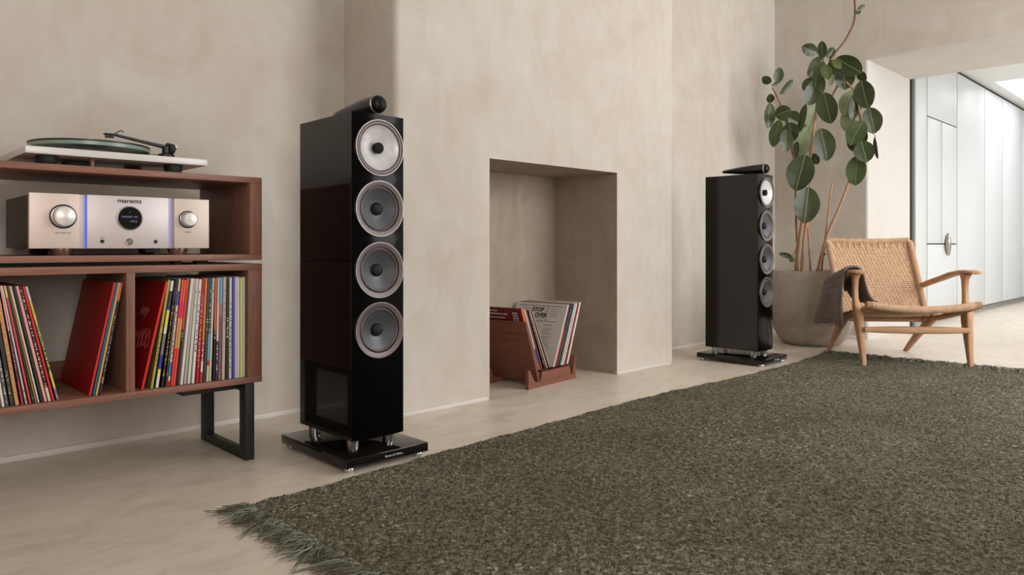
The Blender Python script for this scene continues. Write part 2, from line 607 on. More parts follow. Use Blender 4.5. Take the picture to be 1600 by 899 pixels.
t = tag(MB().rbox(6.985, 7.035, KY - .02, KY + .1, 0, 2.45, .002).build('shadow_post', M_POST), 'dark vertical post at the doorway edge of the wardrobes', 'post')
t = tag(MB().rbox(7.036, 7.097, KY - .015, KY + .1, 0, 2.45, .002).build('edge_strip', M_STRIP), 'slim sage grey upright strip beside the dark post', 'strip')
tag(MB().box(7.1, 12.55, KY + .012, 2.79, 2.46, KC - .001).build('shadow_rail', M_GAP, smooth=False), 'dark shadow gap rail above the white wardrobes', 'rail')

# ------------------------------------------------------------------ loudspeakers
PW, PD, PZ0, PZ1 = .3135, .4407, .0165, .0462
CW, CD, CZ0, CZ1, CY0 = .2006, .3589, .0808, 1.1452, .053


def make_speaker(loc, ang, label):
    c, s = math.cos(ang), math.sin(ang)
    ox, oy = PW / 2, PD / 2
    root = empty('floorstanding_speaker', (loc[0] + c * ox - s * oy, loc[1] + s * ox + c * oy, 0), ang)
    tag(root, label, 'speaker', 'pair of tall black loudspeakers')
    p = MB().rbox(-ox, ox, -oy, oy, PZ0, PZ1, .0015, 2).build('plinth', M_BLACK_GLOSS, root)
    text_obj('lettering', 'Bowers & Wilkins', .0098, M_LOGO, p, (.018, -oy - .0002, (PZ0 + PZ1) / 2 - .001), xs=.95)
    for sx in (-1, 1):
        for sy in (-1, 1):
            MB().lathe([(.004, 0), (.014, 0), (.016, .003), (.016, .010), (.012, .0175), (.0, .0175)], 20, (sx * (ox - .024), sy * (oy - .026), 0)).build('foot', M_CHROME, root)
    y0 = CY0 - oy
    for sx in (-1, 1):
        for yy in (y0 + .055, y0 + CD - .05):
            MB().lathe([(.0205, PZ1), (.0205, CZ0 + .001)], 28, (sx * (CW / 2 - .03), yy, 0)).build('pillar', M_PILLAR, root)
    # cabinet: bowed front edge in plan
    hw = CW / 2
    ya, yb = y0 + .012, y0 + CD
    cab = MB()
    cab.add([(-hw, ya, CZ0), (hw, ya, CZ0), (hw, yb, CZ0), (-hw, yb, CZ0), (-hw, ya, CZ1), (hw, ya, CZ1), (hw, yb, CZ1), (-hw, yb, CZ1)],
            [(0, 3, 2, 1), (4, 5, 6, 7), (1, 2, 6, 5), (2, 3, 7, 6), (3, 0, 4, 7)])
    cab.build('cabinet', M_BLACK_GLOSS, root, smooth=False)
    bow = lambda x: ya - .010 * (1 - (x / hw) ** 2)
    bf = MB()
    ZC = (1.0354, .8345, .632, .434)
    HH = .0995
    nq = 64
    for zc in ZC:
        inner, outer = [], []
        for j in range(nq):
            an = 2 * math.pi * (j + .5) / nq
            ca, sa = math.cos(an), math.sin(an)
            inner.append((.0915 * ca, bow(.0915 * ca), zc + .0915 * sa))
            q = min(hw / max(abs(ca), 1e-6), HH / max(abs(sa), 1e-6))
            outer.append((q * ca, bow(q * ca), zc + q * sa))
        for sx, sz, j in ((1, 1, nq // 8), (-1, 1, 3 * nq // 8), (-1, -1, 5 * nq // 8), (1, -1, 7 * nq // 8)):
            jj = j if sx * sz > 0 else j - 1
            outer[jj] = (sx * hw, ya, zc + sz * HH)
        bf.add(inner + outer, [(j, nq + j, nq + (j + 1) % nq, (j + 1) % nq) for j in range(nq)])
    zs = [CZ1] + [v for zc in ZC for v in (zc + HH, zc - HH)] + [CZ0]
    for k in range(0, len(zs), 2):
        zt, zb = zs[k], zs[k + 1]
        for j in range(20):
            xa, xb = -hw + 2 * hw * j / 20, -hw + 2 * hw * (j + 1) / 20
            bf.add([(xa, bow(xa), zb), (xb, bow(xb), zb), (xb, bow(xb), zt), (xa, bow(xa), zt)], [(0, 1, 2, 3)])
    for zz, fl_ in ((CZ1, 1), (CZ0, 0)):
        ring = [(-hw + 2 * hw * j / 20, bow(-hw + 2 * hw * j / 20), zz) for j in range(21)]
        bf.add(ring, [tuple(range(21)) if fl_ else tuple(range(20, -1, -1))])
    bf.build('baffle', M_BAFFLE, root, ang=60)
    yf = y0 + .004
    for k, z in enumerate((1.0354, .8345, .632, .434)):
        if k == 0:
            ring = MB().lathe([(.0915, -.010), (.0918, .0035), (.0925, .0045), (.0920, .0058), (.0905, .0058), (.0900, .0048)], 56, (0, yf, z), 'F')
            rg = ring.build('midrange_driver', M_RING, root)
            MB().lathe([(.0900, .0048), (.0885, .0025), (.0865, .0020), (.0840, .0040), (.0800, .0040), (.0780, .0005), (.0755, -.0005), (.0745, .0005)], 56, (0, yf, z), 'F').build('surround', M_MAUVE, rg)
            cone = MB().lathe([(.0748, .0010), (.0740, .0020), (.0730, .0010), (.058, -.0045), (.04, -.0105), (.028, -.0150), (.017, -.0200), (.0001, -.021)], 56, (0, yf, z), 'F')
            # soft creases of the woven cone
            cone.build('cone', M_CONE, rg)
            MB().lathe([(.0165, -.021), (.0178, -.012), (.0188, -.006), (.0180, -.002), (.012, .0005), (.0001, .001)], 28, (0, yf, z), 'F').build('phase_plug', M_PLUG, rg)
        else:
            ring = MB().lathe([(.0915, -.010), (.0918, .0035), (.0925, .0045), (.0920, .0056), (.0906, .0056)], 56, (0, yf, z), 'F')
            rg = ring.build('bass_driver', M_RING, root)
            MB().lathe([(.0906, .0056), (.0900, .0046), (.0775, .0030), (.0755, .0020)], 56, (0, yf, z), 'F').build('trim_ring', M_MAUVE, rg)
            MB().lathe([(.0755, .0020), (.0745, -.0025), (.0720, -.0025)], 56, (0, yf, z), 'F').build('shadow_ring', M_BLACK, rg)
            MB().lathe([(.0720, -.0025), (.0715, .0010), (.0690, .0025), (.0662, .0010), (.0650, -.0025)], 56, (0, yf, z), 'F').build('surround', M_MAUVE, rg)
            MB().lathe([(.0650, -.0025), (.05, -.0085), (.034, -.0140), (.0215, -.0180), (.0001, -.018)], 56, (0, yf, z), 'F').build('cone', M_BASSCONE, rg)
            MB().lathe([(.0220, -.0185), (.0212, -.0120), (.018, -.0065), (.010, -.0030), (.0001, -.002)], 28, (0, yf, z), 'F').build('dust_cap', M_CAP, rg)
    # tweeter pod on top
    tz = 1.1805
    ty = y0 + .012
    body = MB()
    prof = [(.0, .285), (.006, .284), (.0085, .278), (.0135, .24), (.0205, .18), (.0262, .12), (.0295, .07), (.0305, .03), (.030, .004)]
    tw = body.lathe([(rr, -h) for rr, h in prof], 32, (0, ty, tz), 'F').build('tweeter_pod', M_BLACK_GLOSS, root)
    MB().lathe([(.0292, -.004), (.0312, -.004), (.0312, .0005), (.0292, .0015)], 40, (0, ty, tz), 'F').build('trim_ring', M_RING, tw)
    MB().lathe([(.0292, .0005), (.0285, .006), (.0255, .013), (.0195, .019), (.0105, .023), (.0001, .0245)], 36, (0, ty, tz), 'F').build('grille', M_MESH, tw)
    MB().lathe([(.0125, .010), (.011, .021), (.0075, .0262), (.0001, .028)], 24, (0, ty, tz), 'F').build('dome', M_CAP, tw)
    nk = MB()
    nk.prism([(-.012, ty + .02), (.012, ty + .02), (.012, ty + .12), (-.012, ty + .12)], CZ1, tz - .022)
    nk.build('tweeter_mount', M_BLACK, tw)
    MB().rbox(-.016, .016, ty + .012, ty + .13, CZ1, CZ1 + .003, .001).build('mount_plate', M_SILVER, tw)
    return root


def cone_mat():
    m, nt, b = new_mat('silver_woven_cone')
    v = coords(nt, 'Object', (1, 1, 1))
    n1 = noise(nt, v, 30, 3, 0.5, 0.6)
    col = ramp(nt, n1, [(0.3, (190, 188, 186)), (0.7, (208, 206, 204))])
    nt.links.new(col, b.inputs['Base Color'])
    b.inputs['Metallic'].default_value = 0.25
    b.inputs['Roughness'].default_value = 0.38
    bump(nt, b, noise(nt, v, 600, 2), 0.1, 0.001)
    return m


M_CONE = cone_mat()
make_speaker((1.2572, 1.9967), R(-1.49), 'large near gloss black floorstanding speaker between the shelf and fireplace')
make_speaker((4.105, 2.0504), R(.88), 'far gloss black floorstanding speaker beside the potted plant')

# ------------------------------------------------------------------ shelving units
SA = R(-1.17)
SP = (1.1549, 2.3535)


def shelf_root(name):
    return empty(name, (SP[0], SP[1], 0), SA)


XL_END = -1.26
D = .43
u = tag(shelf_root('upper_shelf_unit'), 'open walnut shelf box holding the amplifier, stacked on top', 'shelf')
z0, z1 = .6647, .9395
MB().rbox(XL_END, 0, 0, D, z1 - .0187, z1, .0008).build('top_board', M_WALNUT, u)
MB().rbox(XL_END, 0, 0, D, z0, z0 + .0192, .0008).build('bottom_board', M_WALNUT, u)
MB().rbox(-.042, -.0002, .0006, D, z0 + .0192, z1 - .0187, .0006).build('side_panel', M_WALNUT_Z, u)
MB().rbox(XL_END, XL_END + .042, .0006, D, z0 + .0192, z1 - .0187, .0006).build('side_panel', M_WALNUT_Z, u)
w = tag(shelf_root('lower_shelf_unit'), 'walnut record shelf on black steel legs, full of sleeves', 'shelf')
q0, q1 = .2575, .6527
MB().rbox(XL_END, .0005, 0, D, q1 - .0215, q1, .0008).build('top_board', M_WALNUT, w)
MB().rbox(XL_END, .0005, 0, D, q0, q0 + .0195, .0008).build('bottom_board', M_WALNUT, w)
MB().rbox(-.047, 0, .0006, D, q0 + .0195, q1 - .0215, .0006).build('side_panel', M_WALNUT_Z, w)
MB().rbox(XL_END, XL_END + .047, .0006, D, q0 + .0195, q1 - .0215, .0006).build('side_panel', M_WALNUT_Z, w)
MB().rbox(-.419, -.3952, .0006, D, q0 + .0195, q1 - .0215, .0006).build('divider', M_WALNUT_Z, w)
MB().rbox(-.837, -.813, .0006, D, q0 + .0195, q1 - .0215, .0006).build('divider', M_WALNUT_Z, w)
for xa, xb in ((-.813, -.419), (-.3952, -.047)):
    MB().rbox(xa, xb, D - .02, D - .003, q0 + .0195, q0 + .075, .0008).build('back_rail', M_WALNUT, w)
for xs in (-1, 1):
    xo = -.037 if xs > 0 else XL_END + .037
    lg = MB()
    x0, x1 = xo - .0155, xo + .0155
    lg.rbox(x0, x1, .010, .058, 0, q0 - .003, .0015).rbox(x0, x1, .345, .393, 0, q0 - .003, .0015)
    lg.rbox(x0, x1, .0575, .3455, 0, .028, .0015).rbox(x0, x1, .0575, .3455, q0 - .031, q0 - .003, .0015)
    L = lg.build('leg_frame', M_STEEL_BLACK, w)
    pb = MB()
    sg = 1 if xs > 0 else -1
    xa, xb = sorted((xo - sg * .0155, xo - sg * .205))
    pb.rbox(xa, xb, .05, .35, q0 - .024, q0 - .0005, .006, 3)
    pb.build('mounting_plate', M_STEEL_BLACK, w)
# spacers between the boxes
for xa, xb, ya, yb, lab in ((-.266, -.243, .05, .09, 'small black spacer block between shelf boxes, left of two'), (-.195, -.160, .05, .09, 'small black spacer block between shelf boxes, right of two'),
                   (-1.2, -.27, .06, .12, 'long black spacer rail between the two shelf boxes')):
    sp = shelf_root('spacer')
    o = MB().rbox(xa, xb, ya, yb, q1, z0, .0006).build('spacer_block', M_RUBBER, sp)
    tag(sp, lab, 'spacer')

# ------------------------------------------------------------------ amplifier
am = tag(shelf_root('amplifier'), 'champagne hi-fi amplifier with round display inside the shelf', 'amplifier')
F = .030          # plane of the front panels
AZ0, AZ1 = .7037, .8605
MB().rbox(-.652, -.171, F + .0165, .40, AZ0 + .002, AZ1 - .004, .002).build('chassis', M_AMPBODY, am)
MB().rbox(-.6594, -.5335, F, F + .016, AZ0, AZ1, .0022, 3).build('side_panel', M_CHAMP, am)
MB().rbox(-.2725, -.1636, F, F + .016, AZ0, AZ1, .0022, 3).build('side_panel', M_CHAMP, am)
MB().rbox(-.5150, -.2885, F + .002, F + .016, AZ0, AZ1, .0015, 2).build('front_panel', M_CHAMP_C, am)
for xa, xb, s in ((-.5335, -.5150, 1), (-.2885, -.2725, -1)):
    MB().rbox(xa, xb, F + .012, F + .0168, AZ0, AZ1 - .001, .0004).build('recess', M_CHAMP_C, am)
    e = -.5168 if s > 0 else -.2868
    MB().rbox(e - .0006, e + .0006, F + .0085, F + .0122, AZ0 + .002, AZ1 - .002, .0002).build('light_strip', M_BLUE, am)['label'] = 'glowing blue light strip'
for cx, rr, nm in ((-.5765, .0335, 'input_knob'), (-.2320, .0265, 'volume_knob')):
    cz = .795
    kn = MB().lathe([(rr * .80, -.002), (rr * .83, .022), (rr * .80, .027), (rr * .7, .0295), (.0001, .031)], 48, (cx, F, cz), 'F').build('knob', M_KNOB, am)
    MB().lathe([(rr * 1.03, .0002), (rr * 1.03, .0030), (rr * .95, .0034), (rr * .90, .0005)], 48, (cx, F, cz), 'F').build('bezel', M_PRINT, kn)
    MB().lathe([(rr * .9, .0004), (rr * .9, .004), (rr * .86, .0044)], 48, (cx, F, cz), 'F').build('collar', M_SILVER, kn)
    text_obj('print', 'INPUT SELECTOR' if cx < -.5 else 'VOLUME', .005, M_PRINT, am, (cx, F - .0002, cz - rr - .0135))
pt = MB().lathe([(.036, -.002), (.036, .0035), (.0335, .0045), (.032, .001)], 56, (-.4006, F + .002, .795), 'F').build('display_bezel', M_RING, am)
MB().lathe([(.0322, -.001), (.0322, .0012), (.0001, .0012)], 48, (-.4006, F + .002, .795), 'F').build('display_glass', M_SCREEN, pt)
text_obj('display_text', 'PHONO  MC', .0085, M_DISPLAY, pt, (-.4006, F + .0006, .7985), xs=.95)
text_obj('display_text', '-14.5', .0105, M_DISPLAY, pt, (-.391, F + .0006, .7855))
MB().lathe([(.0012, .0014), (.0012, .002), (.0001, .002)], 10, (-.4006, F + .002, .812), 'F').build('indicator', M_DISPLAY, pt)
text_obj('lettering', 'marantz', .0165, M_PRINT, am, (-.4006, F + .0016, .8465), xs=1.25, offset=.0004)
MB().box(-.424, -.377, F + .0015, F + .0021, .8393, .8398).build('print_rule', M_PRINT, am)
jk = MB().lathe([(.0058, -.001), (.0058, .0012), (.0042, .0012), (.0040, .0003), (.0001, .0003)], 20, (-.4754, F + .002, .7246), 'F').build('headphone_jack', M_PRINT, am)
text_obj('print', 'PHONES', .0038, M_PRINT, am, (-.4754, F + .0016, .7355))
pw = MB().lathe([(.0105, -.001), (.0105, .003), (.0092, .0045), (.0085, .003), (.0001, .003)], 28, (-.4015, F + .002, .724), 'F').build('power_button', M_CHROME, am)
for k in range(3):
    a = R(90 + 120 * k)
    MB().tube([(-.4015, F - .0012, .724), (-.4015 + .0075 * math.cos(a), F - .0012, .724 + .0075 * math.sin(a))], .0008, 6).build('star_mark', M_SILVER, pw)
MB().lathe([(.0058, -.001), (.0058, .0008), (.0001, .0008)], 20, (-.3268, F + .002, .7243), 'F').build('remote_sensor', M_STEEL_BLACK, am)
for fx, fy in ((-.574, .062), (-.2515, .062), (-.574, .35), (-.2515, .35)):
    MB().lathe([(.021, .6839), (.0265, .690), (.031, .7045)], 28, (fx, fy, 0)).build('foot', M_CHROME, am)
MB().rbox(-.345, -.30, .07, .10, .6905, AZ0 + .003, .002).build('underside_block', M_PRINT, am)

# ------------------------------------------------------------------ turntable
tt = tag(shelf_root('turntable'), 'white turntable with glass platter on top of the shelf', 'turntable')
TZ0, TZ1 = .9685, .9885
MB().rbox(-.669, -.173, .022, .41, TZ0, TZ1, .0012).build('plinth', M_WHITE, tt)
for fx, fy in ((-.61, .070), (-.262, .070), (-.30, .34), (-.56, .34)):
    MB().lathe([(.021, .9395), (.0245, .943), (.0275, .957), (.027, .9675), (.022, .9690)], 28, (fx, fy, 0)).build('foot', M_RUBBER, tt)
MB().rbox(-.54, -.47, .14, .22, .946, TZ0 + .001, .003).build('motor_housing', M_RUBBER, tt)
MB().lathe([(.006, .9395), (.006, TZ0 + .002)], 12, (-.495, .06, 0)).build('level_post', M_WALNUT_Y, tt)
PC = (-.45, .255)
MB().lathe([(.062, TZ1 - .001), (.062, 1.008), (.058, 1.0135)], 36, (PC[0], PC[1], 0)).build('sub_platter', M_BLACK, tt)
pf = MB().lathe([(.168, 1.0135), (.170, 1.0145), (.170, 1.0245), (.169, 1.0255), (.0001, 1.0255)], 80, (PC[0], PC[1], 0)).build('platter', M_GLASSG, tt)
pf['label'] = 'green edged glass platter'
MB().lathe([(.168, 1.0256), (.1705, 1.0265), (.1705, 1.0300), (.169, 1.0305), (.004, 1.0305), (.004, 1.038), (.0001, 1.0385)], 80, (PC[0], PC[1], 0)).build('mat', M_BLACK, tt)
MB().rbox(-.555, -.435, .085, .115, TZ1, 1.004, .004, 3).build('belt_cover', M_RUBBER, tt)
# tone arm
TB = (-.262, .135)
ta = MB()
ta.lathe([(.024, TZ1), (.026, .992), (.026, 1.005), (.020, 1.009), (.012, 1.012), (.011, 1.032), (.0001, 1.033)], 28, (TB[0], TB[1], 0))
tao = ta.build('tonearm_base', M_BLACK, tt)
MB().tube([(TB[0] + .012, TB[1] + .004, 1.029), (TB[0] - .05, TB[1] - .012, 1.036), (TB[0] - .16, TB[1] - .038, 1.050)], [.0065, .0055, .0042], 12).build('tonearm', M_BLACK, tao)
MB().tube([(TB[0] + .004, TB[1], 1.028), (TB[0] + .022, TB[1] + .006, 1.026)], .0175, 22).build('counterweight', M_BLACK, tao)
MB().tube([(TB[0] + .024, TB[1] + .004, 1.032), (TB[0] + .030, TB[1] + .006, 1.040), (TB[0] + .037, TB[1] + .008, 1.032), (TB[0] + .030, TB[1] + .006, 1.024)], .0022, 8).build('anti_skate_loop', M_CHROME, tao)
hs = MB()
hx, hy = TB[0] - .16, TB[1] - .038
hs.rbox(hx - .032, hx + .006, hy - .010, hy + .008, 1.0485, 1.0525, .001).rbox(hx - .028, hx - .004, hy - .008, hy + .006, 1.040, 1.0485, .001)
hs.build('headshell', M_BLACK, tao)
MB().tube([(hx - .004, hy - .008, 1.052), (hx + .006, hy - .014, 1.060), (hx + .013, hy - .018, 1.0625), (hx + .018, hy - .02, 1.057)], .0016, 8).build('finger_lift', M_BLACK, tao)
MB().tube([(hx - .024, hy - .002, 1.041), (hx - .027, hy - .002, 1.0345)], [.003, .0012], 8).build('cartridge', M_CHROME, tao)
MB().tube([(TB[0] - .052, TB[1] + .0, 1.0035), (TB[0] - .02, TB[1], 1.0035)], .0032, 10).build('cueing_rod', M_CHROME, tao)

# ------------------------------------------------------------------ records
def spine_mat(bands, text=None, tone=None):
    """printed spine: flat colour bands along the height, with fine lettering in one stretch"""
    key = 'spine_' + repr(bands) + repr(text)
    if key in MATS:
        return MATS[key]
    m, nt, b = new_mat(key)
    m.name = 'printed_spine'
    tc = N(nt, 'ShaderNodeTexCoord')
    sx = N(nt, 'ShaderNodeSeparateXYZ')
    nt.links.new(tc.outputs['Generated'], sx.inputs[0])
    col = ramp(nt, sx.outputs['Z'], bands, True)
    if text:
        z0, z1, tcol = text
        mp = N(nt, 'ShaderNodeMapping')
        mp.inputs['Scale'].default_value = (170, 1, 240)
        nt.links.new(tc.outputs['Object'], mp.inputs['Vector'])
        n1 = noise(nt, mp.outputs['Vector'], 1.0, 1, 0.4)
        gt = N(nt, 'ShaderNodeMath', operation='GREATER_THAN')
        nt.links.new(n1, gt.inputs[0])
        gt.inputs[1].default_value = 0.54
        a = N(nt, 'ShaderNodeMath', operation='GREATER_THAN')
        nt.links.new(sx.outputs['Z'], a.inputs[0])
        a.inputs[1].default_value = z0
        c = N(nt, 'ShaderNodeMath', operation='LESS_THAN')
        nt.links.new(sx.outputs['Z'], c.inputs[0])
        c.inputs[1].default_value = z1
        p1 = N(nt, 'ShaderNodeMath', operation='MULTIPLY')
        p2 = N(nt, 'ShaderNodeMath', operation='MULTIPLY')
        nt.links.new(a.outputs[0], p1.inputs[0])
        nt.links.new(c.outputs[0], p1.inputs[1])
        nt.links.new(p1.outputs[0], p2.inputs[0])
        nt.links.new(gt.outputs[0], p2.inputs[1])
        # keep the letters off the two long edges of the spine
        e1 = N(nt, 'ShaderNodeMath', operation='SUBTRACT')
        nt.links.new(sx.outputs['X'], e1.inputs[0])
        e1.inputs[1].default_value = 0.5
        e2 = N(nt, 'ShaderNodeMath', operation='ABSOLUTE')
        nt.links.new(e1.outputs[0], e2.inputs[0])
        e3 = N(nt, 'ShaderNodeMath', operation='LESS_THAN')
        nt.links.new(e2.outputs[0], e3.inputs[0])
        e3.inputs[1].default_value = 0.3
        p3 = N(nt, 'ShaderNodeMath', operation='MULTIPLY')
        nt.links.new(p2.outputs[0], p3.inputs[0])
        nt.links.new(e3.outputs[0], p3.inputs[1])
        col = mixc(nt, p3.outputs[0], col, lin(tcol))
    nt.links.new(col, b.inputs['Base Color'])
    b.inputs['Roughness'].default_value = 0.45
    return m


def record(parent_loc, parent_rz, lx, ly, lz, t, size, tilt, bands, text, cover, label, group, name='record_sleeve', cover_mat=None):
    """one LP sleeve: spine towards the front, leaning by tilt (degrees, + = top to the right)"""
    th = R(tilt)
    c, s = math.cos(parent_rz), math.sin(parent_rz)
    lift = t * math.sin(th) if th > 0 else 0
    wx, wy = parent_loc[0] + c * lx - s * ly, parent_loc[1] + s * lx + c * ly
    b = MB()
    b.rbox(0, t, 0, size, 0, size, min(.0006, t * .2), 1)
    cm = cover_mat or pm('cover_%d_%d_%d' % cover, cover, 0.4)
    o = b.build(name, [cm, spine_mat(bands, text)])
    mi = []
    for p in o.data.polygons:
        mi.append(1 if p.normal.y < -0.5 else 0)
    o.data.polygons.foreach_set('material_index', mi)
    o.matrix_world = Matrix.Translation((wx, wy, lz + lift + .0004)) @ Matrix.Rotation(parent_rz, 4, 'Z') @ Matrix.Rotation(th, 4, 'Y')
    tag(o, label, 'record', group)
    return o


RED, DRED, CRIM = (196, 32, 30), (150, 18, 18), (165, 22, 40)
WHT, CRM, BLK, GRY = (214, 208, 198), (208, 196, 170), (28, 25, 24), (120, 115, 110)
YEL, OLV, TEAL, BLU = (226, 200, 80), (168, 156, 76), (22, 92, 112), (48, 52, 150)
PNK, TAN, ORG, LBL = (222, 140, 130), (196, 150, 92), (214, 92, 50), (110, 160, 196)


def flat(c):
    return [(0, c)]


ZB = .277          # top of the lower shelf's bottom board
SIZE = .331
# right-hand compartment: (bottom x, tilt, thickness, bands, text, cover, colour words)
RC = [
    (-.3707, 12.4, .0075, flat((206, 36, 32)), None, DRED, 'dark red sleeve with its cover facing out'),
    (-.3430, 8.9, .0085, flat(OLV), (.2, .6, (90, 84, 40)), (120, 112, 60), 'olive green sleeve'),
    (-.3279, 8.1, .0085, [(0, WHT), (.12, YEL), (.17, BLU), (.3, GRY), (.5, WHT), (.56, YEL), (.72, BLU), (.76, (60, 60, 60)), (.9, WHT)], None, (60, 60, 58), 'white, yellow and blue banded sleeve'),
    (-.3135, 7.3, .0075, [(0, BLK), (.8, (70, 36, 90)), (.92, BLK)], (.05, .75, (180, 170, 120)), BLK, 'black sleeve with a purple band'),
    (-.3017, 6.3, .0060, [(0, (60, 44, 34))], (.05, .95, (150, 120, 80)), (60, 44, 34), 'mottled brown sleeve'),
    (-.2940, 6.0, .0065, [(0, RED), (.05, WHT), (.09, (40, 120, 190)), (.22, WHT), (.75, (30, 90, 180)), (.88, CRM)], (.25, .7, (40, 40, 60)), WHT, 'white sleeve with blue diamond marks'),
    (-.2855, 6.0, .0065, [(0, (220, 60, 50)), (.35, TAN), (.63, (220, 50, 70)), (.8, (224, 84, 60))], None, (200, 40, 40), 'red sleeve with a gold middle, left one'),
    (-.2775, 6.0, .0065, [(0, (224, 70, 56)), (.35, (210, 160, 80)), (.63, (228, 50, 90)), (.8, (226, 90, 56))], None, (200, 40, 40), 'pinkish red sleeve with a gold middle'),
    (-.2685, 5.8, .0060, [(0, (40, 18, 18)), (.52, (206, 60, 46)), (.92, (214, 84, 50))], (.42, .5, WHT), (60, 20, 20), 'black sleeve with an orange red upper half'),
    (-.2560, 5.8, .0090, flat(WHT), None, WHT, 'plain cream white sleeve'),
    (-.2450, 5.3, .0105, flat((176, 166, 154)), None, (170, 160, 150), 'wide grey beige box sleeve'),
    (-.2330, 4.8, .0085, flat((206, 200, 190)), (.7, .95, (120, 110, 100)), WHT, 'off white sleeve right of the grey one'),
    (-.2210, 4.2, .0080, flat((216, 210, 202)), (.3, .9, (40, 34, 34)), WHT, 'white sleeve with black lettering'),
    (-.2075, 3.6, .0110, flat(CRIM), (.15, .85, (214, 170, 160)), CRIM, 'wide crimson sleeve'),
    (-.1945, 3.0, .0075, [(0, (190, 60, 50)), (.1, WHT), (.2, (170, 30, 36)), (.4, (216, 130, 70))], (.05, .4, (240, 230, 220)), (190, 80, 50), 'red and white splashed sleeve'),
    (-.1850, 2.6, .0070, flat((66, 68, 66)), (.5, .62, WHT), (66, 68, 66), 'dark grey sleeve'),
    (-.1750, 2.2, .0072, [(0, CRM), (.15, RED), (.2, LBL), (.45, (40, 60, 70)), (.9, TEAL)], (.45, .9, (190, 190, 180)), (40, 60, 70), 'teal and sky blue sleeve'),
    (-.1660, 2.0, .0070, flat(CRM), (.86, .97, (90, 80, 70)), CRM, 'buff cream sleeve'),
    (-.1545, 1.2, .0080, [(0, BLK), (.5, ORG)], (.4, .5, WHT), BLK, 'black sleeve with an orange top'),
    (-.1455, 1.2, .0070, [(0, (50, 46, 46)), (.38, CRM), (.75, (170, 190, 200))], (.05, .36, WHT), (60, 60, 60), 'half black half pale sleeve'),
    (-.1360, 1.2, .0078, [(0, (128, 82, 110)), (.62, (150, 120, 140)), (.75, LBL)], (.03, .1, WHT), (128, 82, 110), 'mauve sleeve with a light blue top'),
    (-.1245, .9, .0095, flat((190, 176, 150)), (.5, .9, (120, 100, 84)), (190, 176, 150), 'tan sleeve'),
    (-.1115, .5, .0105, flat((44, 36, 32)), (.4, .62, WHT), (44, 36, 32), 'near black brown sleeve'),
    (-.1005, .3, .0085, flat((208, 204, 206)), (.05, .75, (70, 66, 80)), WHT, 'white sleeve with a dotted line of print'),
    (-.0915, .2, .0072, flat((70, 66, 150)), None, (70, 66, 150), 'violet blue sleeve'),
    (-.0825, .1, .0080, flat((196, 188, 204)), None, (196, 188, 204), 'pale lavender sleeve'),
    (-.0735, 0, .0072, flat((212, 208, 206)), (.75, .85, (90, 90, 90)), WHT, 'white sleeve left of the lime one'),
    (-.0640, 0, .0085, flat((202, 206, 128)), None, (202, 206, 128), 'pale lime green sleeve'),
    (-.0545, 0, .0060, flat((204, 214, 208)), None, (204, 214, 208), 'thin pale mint sleeve against the side panel'),
]
ordn = ['first', 'second', 'third', 'fourth', 'fifth', 'sixth', 'seventh', 'eighth', 'ninth', 'tenth', 'eleventh', 'twelfth', 'thirteenth', 'fourteenth', 'fifteenth',
        'sixteenth', 'seventeenth', 'eighteenth', 'nineteenth', 'twentieth', 'twenty-first', 'twenty-second', 'twenty-third', 'twenty-fourth', 'twenty-fifth',
        'twenty-sixth', 'twenty-seventh', 'twenty-eighth', 'last']


def thin(rows):
    """slim the sleeves down to the room they have between their neighbours"""
    out = []
    pos = [(r_[0], r_[0] + SIZE * math.sin(R(r_[1]))) for r_ in rows]
    for i, r_ in enumerate(rows):
        g = []
        for j in (i - 1, i + 1):
            if 0 <= j < len(rows):
                g += [abs(pos[i][0] - pos[j][0]), abs(pos[i][1] - pos[j][1])]
        t = min(r_[2], .93 * min(g) * math.cos(R(r_[1])))
        out.append((r_[0], r_[1], max(t, .003)) + tuple(r_[3:]))
    return out


first_red = None
for k, (x, tl, t, bd, tx, cv, words) in enumerate(thin(RC)):
    o = record(SP, SA, x - t / 2, .014 + (k % 3) * .0015, ZB, t, SIZE + (.002 if k % 4 == 1 else 0) - (.002 if k % 5 == 2 else 0), tl, bd, tx, cv,
               '%s, %s in the right-hand record compartment' % (words, ordn[k]), 'records in the right shelf compartment')
    if k == 0:
        first_red = o
# drawn loops and handwriting on the dark red cover (its left face)
M_DRAW = pm('pale_red_ink', (206, 110, 100), 0.5)
pts = []
for k in range(130):
    a = k / 129
    pts.append((-.0006, .03 + a * .22 + .022 * math.sin(a * 46), .145 + .028 * math.cos(a * 46) + .008 * math.sin(a * 9)))
MB().tube(pts, .0006, 5).build('drawn_loops', M_DRAW, first_red)
text_obj('handwriting', 'imy', .05, M_DRAW, first_red, (-.0007, .13, .235), rot=(R(90), 0, R(-90)), shear=.3)

# left-hand compartment, sleeves leaning right against the divider
RG = [(-.5125, 11.5, .0075, flat((200, 36, 32)), None, (158, 20, 20), 'plain red sleeve showing its cover, leaning on the divider'),
      (-.5030, 11.0, .0078, flat(TEAL), None, TEAL, 'teal sleeve leaning behind the plain red one'),
      (-.4950, 10.7, .0062, flat(TAN), None, TAN, 'tan sleeve leaning between teal and black ones'),
      (-.4862, 10.3, .0090, [(0, (40, 34, 34)), (.12, (170, 80, 70)), (.16, (36, 30, 30)), (.83, (196, 92, 74))], (.06, .7, (150, 140, 140)), BLK, 'black sleeve with a coral tip nearest the divider')]
for x, tl, t, bd, tx, cv, words in thin(RG):
    record(SP, SA, x - t / 2, .014, ZB, t, SIZE, tl, bd, tx, cv, words, 'records leaning on the shelf divider')
